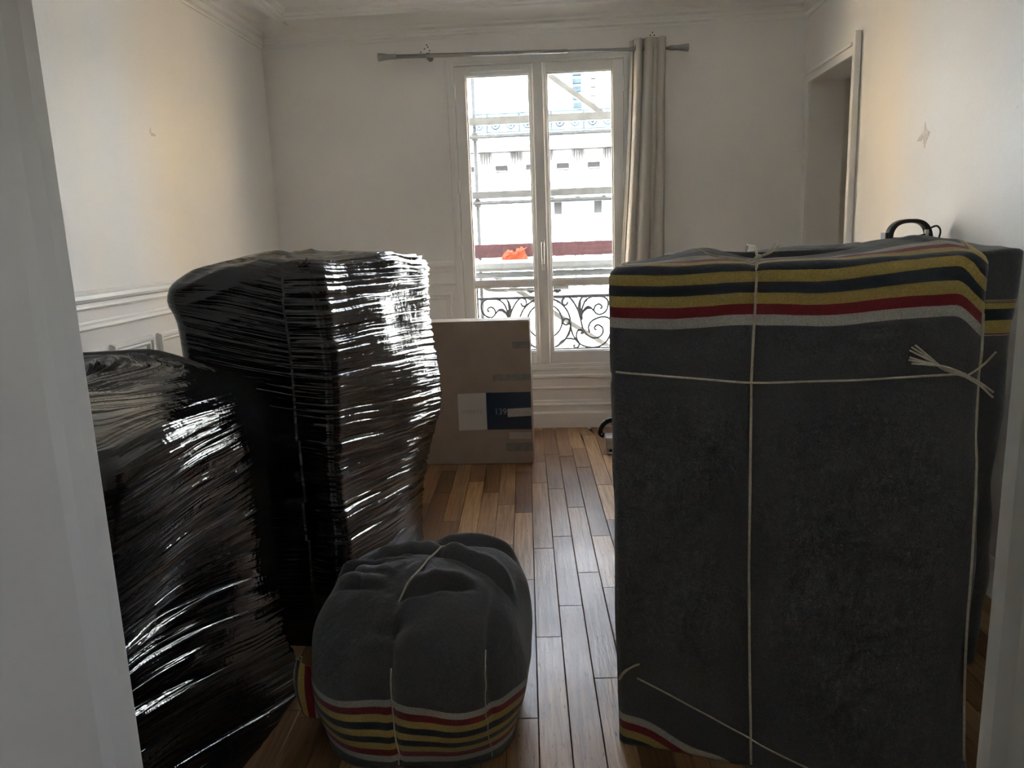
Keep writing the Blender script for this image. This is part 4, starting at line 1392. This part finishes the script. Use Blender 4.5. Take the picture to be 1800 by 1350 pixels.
# ---------------------------------------------------------------- appliance with arched handle
hz0 = 1.3435
ap_ = empty('handled_appliance', (1.46, 3.50, hz0)); tag(ap_, 'black appliance with an arched carrying handle and cable, on the wrapped chest', 'appliance')
part(MB().box(1.37, 1.555, 3.44, 3.56, hz0, hz0 + .018, .006), 'base', black_plastic, ap_)
arch = []
for i in range(33):
    a = math.pi * i / 32
    sx_, sz_ = math.cos(a), math.sin(a)
    arch.append((1.466 - .083 * np.sign(sx_) * abs(sx_) ** .75, 3.50, hz0 + .010 + .083 * abs(sz_) ** .8))
ar = MB()
# flattened band section
sec = [(-.010, -.022), (.010, -.022), (.010, .022), (-.010, .022)]
Vv, Ff = [], []
for i, p in enumerate(arch):
    a, b = np.array(arch[max(i - 1, 0)]), np.array(arch[min(i + 1, 32)])
    t = (b - a) / np.linalg.norm(b - a); n = np.array([-t[2], 0, t[0]])
    wd = 1.0 + .5 * (abs(i - 16) / 16) ** 2
    for (q, w_) in sec: Vv.append(np.array(p) + n * q * wd * .85 + np.array([0, w_, 0]))
for i in range(32):
    for k in range(4): Ff.append((i * 4 + k, i * 4 + (k + 1) % 4, i * 4 + 4 + (k + 1) % 4, i * 4 + 4 + k))
Ff += [(0, 1, 2, 3), (128, 129, 130, 131)]
ar.add(Vv, Ff)
oa = part(ar, 'handle', black_plastic, ap_)
bv = oa.modifiers.new('ease', 'BEVEL'); bv.width = .004; bv.segments = 2; bv.limit_method = 'ANGLE'; bv.angle_limit = math.radians(50)
part(MB().box(1.360, 1.376, 3.475, 3.53, hz0, hz0 + .047, .003), 'latch', black_plastic, ap_)
cb = catmull([(1.548, 3.485, hz0 + .060), (1.572, 3.48, hz0 + .068), (1.588, 3.48, hz0 + .050), (1.585, 3.48, hz0 + .02), (1.575, 3.485, hz0 + .004)], 6)
part(MB().tube(cb, .0042, 8), 'cable', rubber, ap_, smooth=True)
cb = catmull([(1.54, 3.47, hz0 + .042), (1.50, 3.465, hz0 + .030), (1.45, 3.465, hz0 + .022), (1.39, 3.47, hz0 + .022)], 6)
part(MB().tube(cb, .0038, 8), 'cable', rubber, ap_, smooth=True)
part(MB().box(1.520, 1.534, 3.462, 3.474, hz0 + .02, hz0 + .055, .002), 'clip', simple('clip_metal', (.6, .6, .6), .2, metal=1), ap_)

# ---------------------------------------------------------------- scaffold outside
SY = 7.1
sc = empty('scaffold', (-.2, SY - .4, -12)); tag(sc, 'grey metal scaffold with a red toe board outside the window', 'scaffold')


def spx(x, y, Y=SY):
    q = px(x, y, Y); return q


def ext(a, b, l=3.2):
    a = np.array(a); b = np.array(b); d = (b - a) / np.linalg.norm(b - a); c = (a + b) / 2
    return c - d * l, c + d * l


def hbar(name, y_left, y_right, th_px, mat, Y=SY, dep=.05, tube=False):
    a, b = spx(833, y_left, Y), spx(1075, y_right, Y)
    z = (a[2] + b[2]) / 2; hgt = th_px / 1378 * Y
    m = MB()
    if tube: m.tube([(-3.4, Y, z), (3.2, Y, z)], hgt / 2, 12)
    else: m.box(-3.4, 3.2, Y - dep / 2, Y + dep / 2, z - hgt / 2, z + hgt / 2, .004)
    part(m, name, mat, sc, smooth=tube)
    return z


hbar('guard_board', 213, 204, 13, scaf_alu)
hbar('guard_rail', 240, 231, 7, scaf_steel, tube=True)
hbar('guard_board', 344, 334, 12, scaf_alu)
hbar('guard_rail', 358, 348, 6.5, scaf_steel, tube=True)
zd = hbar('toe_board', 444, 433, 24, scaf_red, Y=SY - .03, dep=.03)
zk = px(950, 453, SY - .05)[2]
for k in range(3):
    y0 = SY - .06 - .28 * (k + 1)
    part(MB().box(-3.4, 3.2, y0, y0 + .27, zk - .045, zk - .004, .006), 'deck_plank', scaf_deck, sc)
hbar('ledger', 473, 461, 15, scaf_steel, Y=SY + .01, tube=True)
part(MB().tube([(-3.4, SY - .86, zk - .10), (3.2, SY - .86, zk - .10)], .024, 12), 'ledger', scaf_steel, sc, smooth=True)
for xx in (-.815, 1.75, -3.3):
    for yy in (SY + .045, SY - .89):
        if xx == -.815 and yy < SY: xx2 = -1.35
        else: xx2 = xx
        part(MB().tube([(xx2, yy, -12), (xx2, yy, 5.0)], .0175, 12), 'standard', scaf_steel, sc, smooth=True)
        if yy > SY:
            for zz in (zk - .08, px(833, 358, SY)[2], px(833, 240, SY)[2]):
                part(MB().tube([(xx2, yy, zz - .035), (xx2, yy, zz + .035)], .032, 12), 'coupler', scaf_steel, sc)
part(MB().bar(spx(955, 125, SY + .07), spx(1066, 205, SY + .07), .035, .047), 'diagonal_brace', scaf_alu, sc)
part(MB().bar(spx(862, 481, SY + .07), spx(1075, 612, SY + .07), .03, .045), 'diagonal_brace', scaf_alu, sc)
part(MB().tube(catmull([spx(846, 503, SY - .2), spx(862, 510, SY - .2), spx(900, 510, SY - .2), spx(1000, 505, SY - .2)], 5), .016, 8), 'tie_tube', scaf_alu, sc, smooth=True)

# crumpled orange cloth on the deck, against the toe board
oc = px(907, 455, SY - .09)
prof_ = [(-25, -8), (-24, -3), (-19, 4), (-16, 6), (-13, 9), (-9, 7), (-6, 8), (-2, 4), (1, 6), (2, 11), (8, 10), (11, 14), (14, 10), (22, 13), (16, 7), (18, 0), (20, -3), (23, -8), (8, -8), (-8, -8)]
u_ = SY / 1378
rag = MB(); nP = len(prof_)
rng_ = random.Random(5)
for side_ in (-1, 1):
    rings_ = []
    for k_, (sc_, dy_) in enumerate(((1, 0), (.86, .022), (.66, .040), (.42, .046), (.18, .052))):
        rings_.append([(0.6 + (a_ - .6) * sc_ + rng_.uniform(-1, 1) * (k_ > 0), side_ * (dy_ + rng_.uniform(-.010, .012) * (k_ > 0)), (-8 if b_ < -7 else -1.5 + (b_ + 1.5) * sc_)) for a_, b_ in prof_])
    V_ = [(a_ * u_, d_, (b_ + 8) * u_) for r_ in rings_ for a_, d_, b_ in r_]
    F_ = [(i * nP + j, i * nP + (j + 1) % nP, (i + 1) * nP + (j + 1) % nP, (i + 1) * nP + j) for i in range(4) for j in range(nP)]
    F_.append(tuple(4 * nP + j for j in range(nP)))
    rag.add(V_, F_)
rag.v = [(x_ + oc[0], y_ + SY - .125, z_ + zk - .003) for x_, y_, z_ in rag.v]
oco = rag.build('orange_rag', orange_cloth, None)
tag(oco, 'crumpled bright orange cloth lying on the scaffold by the red board', 'cloth')

# ---------------------------------------------------------------- house across the street
FYc = 17.0
fb = empty('house_opposite', (0, FYc + .5, -12)); tag(fb, 'white stone house across the street seen through the window panes', 'building')


def fz(y): return px(950, y, FYc)[2]


Wn = [(px(968, 400, FYc)[0], px(1066, 400, FYc)[0], -.15, fz(347))]     # the window in view
gx = Wn[0][1] - Wn[0][0]
wins = []
for k in (-3, -2, -1, 0, 1, 2, 3):
    wins.append((Wn[0][0] + k * 3.3, Wn[0][1] + k * 3.3))
zb_, zt_ = -.15, fz(347)
wm = MB()
edges = [-9.6] + [e for w_ in wins if -9.6 < w_[0] and w_[1] < 10 for e in w_] + [10.0]
for i in range(0, len(edges), 2):
    wm.box(edges[i], edges[i + 1], FYc, FYc + .5, zb_, zt_)
wm.box(-9.6, 10, FYc, FYc + .5, zt_, 6.2).box(-9.6, 10, FYc, FYc + .5, -12, zb_)
part(wm, 'wall', fac_white, fb)
part(MB().box(-9.6, 10, FYc + .5, FYc + .6, -12, 6.2), 'back_wall', fac_grey, fb)
for (a, b) in wins:
    if a < -9.6 or b > 10: continue
    wdw = part(MB().box(a, b, FYc + .32, FYc + .36, zb_, zt_), 'window', fac_win, fb)
    m = MB()
    m.box((a + b) / 2 - .05, (a + b) / 2 + .05, FYc + .26, FYc + .31, zb_, zt_).box(a, a + .08, FYc + .26, FYc + .31, zb_, zt_).box(b - .08, b, FYc + .26, FYc + .31, zb_, zt_).box(a, b, FYc + .26, FYc + .31, zt_ - .1, zt_)
    part(m, 'window_frame', fac_cloth, wdw)
    mid = (a + b) / 2
    for s in (-1, 1):
        e = a + .30 if s < 0 else b - .30
        m = MB(); m.add([(mid + s * .02, FYc + .24, zt_ - .1), (e + s * .05, FYc + .24, zt_ - .1), (e + s * .02, FYc + .24, zb_), (e - s * .12, FYc + .24, zb_)] + [(mid + s * .02, FYc + .25, zt_ - .1), (e + s * .05, FYc + .25, zt_ - .1), (e + s * .02, FYc + .25, zb_), (e - s * .12, FYc + .25, zb_)],
                        [(0, 1, 2, 3), (7, 6, 5, 4), (0, 4, 5, 1), (1, 5, 6, 2), (2, 6, 7, 3), (3, 7, 4, 0)])
        part(m, 'drape', fac_cloth, wdw)
    # small iron balcony
    part(MB().box(a - .1, b + .1, FYc - .10, FYc - .06, .02, .20), 'balcony_panel', fac_relief, wdw)
# cornice with corbels and dentils
zc1, zc0 = fz(262), fz(318)
part(MB().box(-9.6, 10, FYc - .32, FYc, zc1 - .02, zc1 + .10, .02), 'cornice', fac_white, fb)
part(MB().box(-9.6, 10, FYc - .012, FYc + .01, zc1 - .045, zc1 - .02), 'painted_shadow_line', fac_grey, fb)  # dark strip painted as the shade under the cornice
part(MB().box(-9.6, 10, FYc - .10, FYc, zc0 - .06, zc0, .015), 'string_course', fac_white, fb)
p_ = .655
dent_me = None; corb_me = None; pan_me = None
x = px(854, 275, FYc)[0] - 6 * p_
mm = MB()
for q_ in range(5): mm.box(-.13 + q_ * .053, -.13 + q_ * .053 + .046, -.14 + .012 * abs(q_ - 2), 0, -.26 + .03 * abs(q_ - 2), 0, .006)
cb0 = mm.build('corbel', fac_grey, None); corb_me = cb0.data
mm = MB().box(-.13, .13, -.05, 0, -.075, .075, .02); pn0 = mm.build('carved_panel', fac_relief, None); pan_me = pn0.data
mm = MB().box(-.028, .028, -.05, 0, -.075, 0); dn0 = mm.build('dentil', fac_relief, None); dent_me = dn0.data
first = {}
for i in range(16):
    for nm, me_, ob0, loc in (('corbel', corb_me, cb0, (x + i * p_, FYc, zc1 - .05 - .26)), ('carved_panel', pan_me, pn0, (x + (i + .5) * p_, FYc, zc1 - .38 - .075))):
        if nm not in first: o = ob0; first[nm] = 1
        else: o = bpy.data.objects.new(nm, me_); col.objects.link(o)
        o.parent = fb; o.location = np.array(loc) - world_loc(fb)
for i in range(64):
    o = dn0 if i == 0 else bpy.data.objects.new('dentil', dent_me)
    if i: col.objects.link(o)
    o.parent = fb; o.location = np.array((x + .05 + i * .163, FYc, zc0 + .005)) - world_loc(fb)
# long balcony with iron work above the cornice
zr1, zr0 = fz(205), fz(238)
bal = MB().box(-9.6, 10, FYc - .55, FYc - .32, zr0 - .10, zr0 - .02)
part(bal, 'balcony_floor', fac_white, fb)
part(MB().box(-9.6, 10, FYc - .55, FYc - .52, zr1, zr1 + .035), 'balcony_rail', fac_blue, fb)
part(MB().box(-9.6, 10, FYc - .55, FYc - .52, zr0 + .02, zr0 + .05), 'balcony_rail', fac_blue, fb)
sm = MB(); n = 26
P = []
for i in range(n + 1):
    a = 4.0 * math.pi * i / n
    P.append((.13 * (1 - i / n) * math.cos(a), 0, .16 + .13 * (1 - .8 * i / n) * math.sin(a)))
sm.tube(P, .024, 5); sm.tube([(.16, 0, 0), (.16, 0, .36)], .020, 5)
s0 = sm.build('balcony_scroll', fac_blue, None, origin=False); sme = s0.data
for i in range(40):
    o = s0 if i == 0 else bpy.data.objects.new('balcony_scroll', sme)
    if i: col.objects.link(o)
    o.parent = fb; o.location = np.array((-6.4 + i * .33, FYc - .535, zr0 + .03)) - world_loc(fb)
    if i % 2: o.rotation_euler = (0, 0, math.pi)
# carved blue-grey pilaster and window trim of the upper floor
pil = MB()
xa, xb = px(1006, 160, FYc)[0], px(1022, 160, FYc)[0]
for k in range(6):
    z = 3.95 + k * .16
    pil.box(xa, xb, FYc - .06, FYc, z, z + .11, .01)
part(pil, 'pilaster', fac_blue, fb)
pil2 = MB()
xa, xb = px(1038, 160, FYc)[0], px(1048, 160, FYc)[0]
for k in range(5): pil2.box(xa, xb, FYc - .05, FYc, 4.0 + k * .17, 4.09 + k * .17, .01)
part(pil2, 'pilaster', simple('facade_pale', (.026, .026, .027), .8, var=.2, spec=.05), fb)
part(MB().box(-9.6, 10, FYc - .2, FYc + 1, 6.2, 6.5), 'eaves', roof_zinc, fb)

# unseen neighbour houses, added in warm stone for warm light on the side walls
for nm, xa, xb, lb in (('added_house', -34, -9.7, 'unseen warm stone house added further left to warm the light'), ('added_house', 10.1, 34, 'unseen warm stone house added further right to warm the light')):
    hb = empty(nm, ((xa + xb) / 2, FYc + .3, -12)); tag(hb, lb, 'building')
    part(MB().box(xa, xb, FYc, FYc + .6, -12, 7.0), 'wall', fac_warm, hb)
    for k in range(int((xb - xa) / 3.2)):
        for zz in (-3.2, .0, 3.2):
            x_ = xa + 1.2 + k * 3.2
            part(MB().box(x_, x_ + 1.1, FYc - .03, FYc, zz, zz + 2.0, .01), 'window', fac_win, hb)
    part(MB().box(xa, xb, FYc - .25, FYc + .6, 7.0, 7.3), 'eaves', roof_zinc, hb)
struct(MB().box(-40, 40, YO, 40, -12.2, -12), 'street', asphalt)
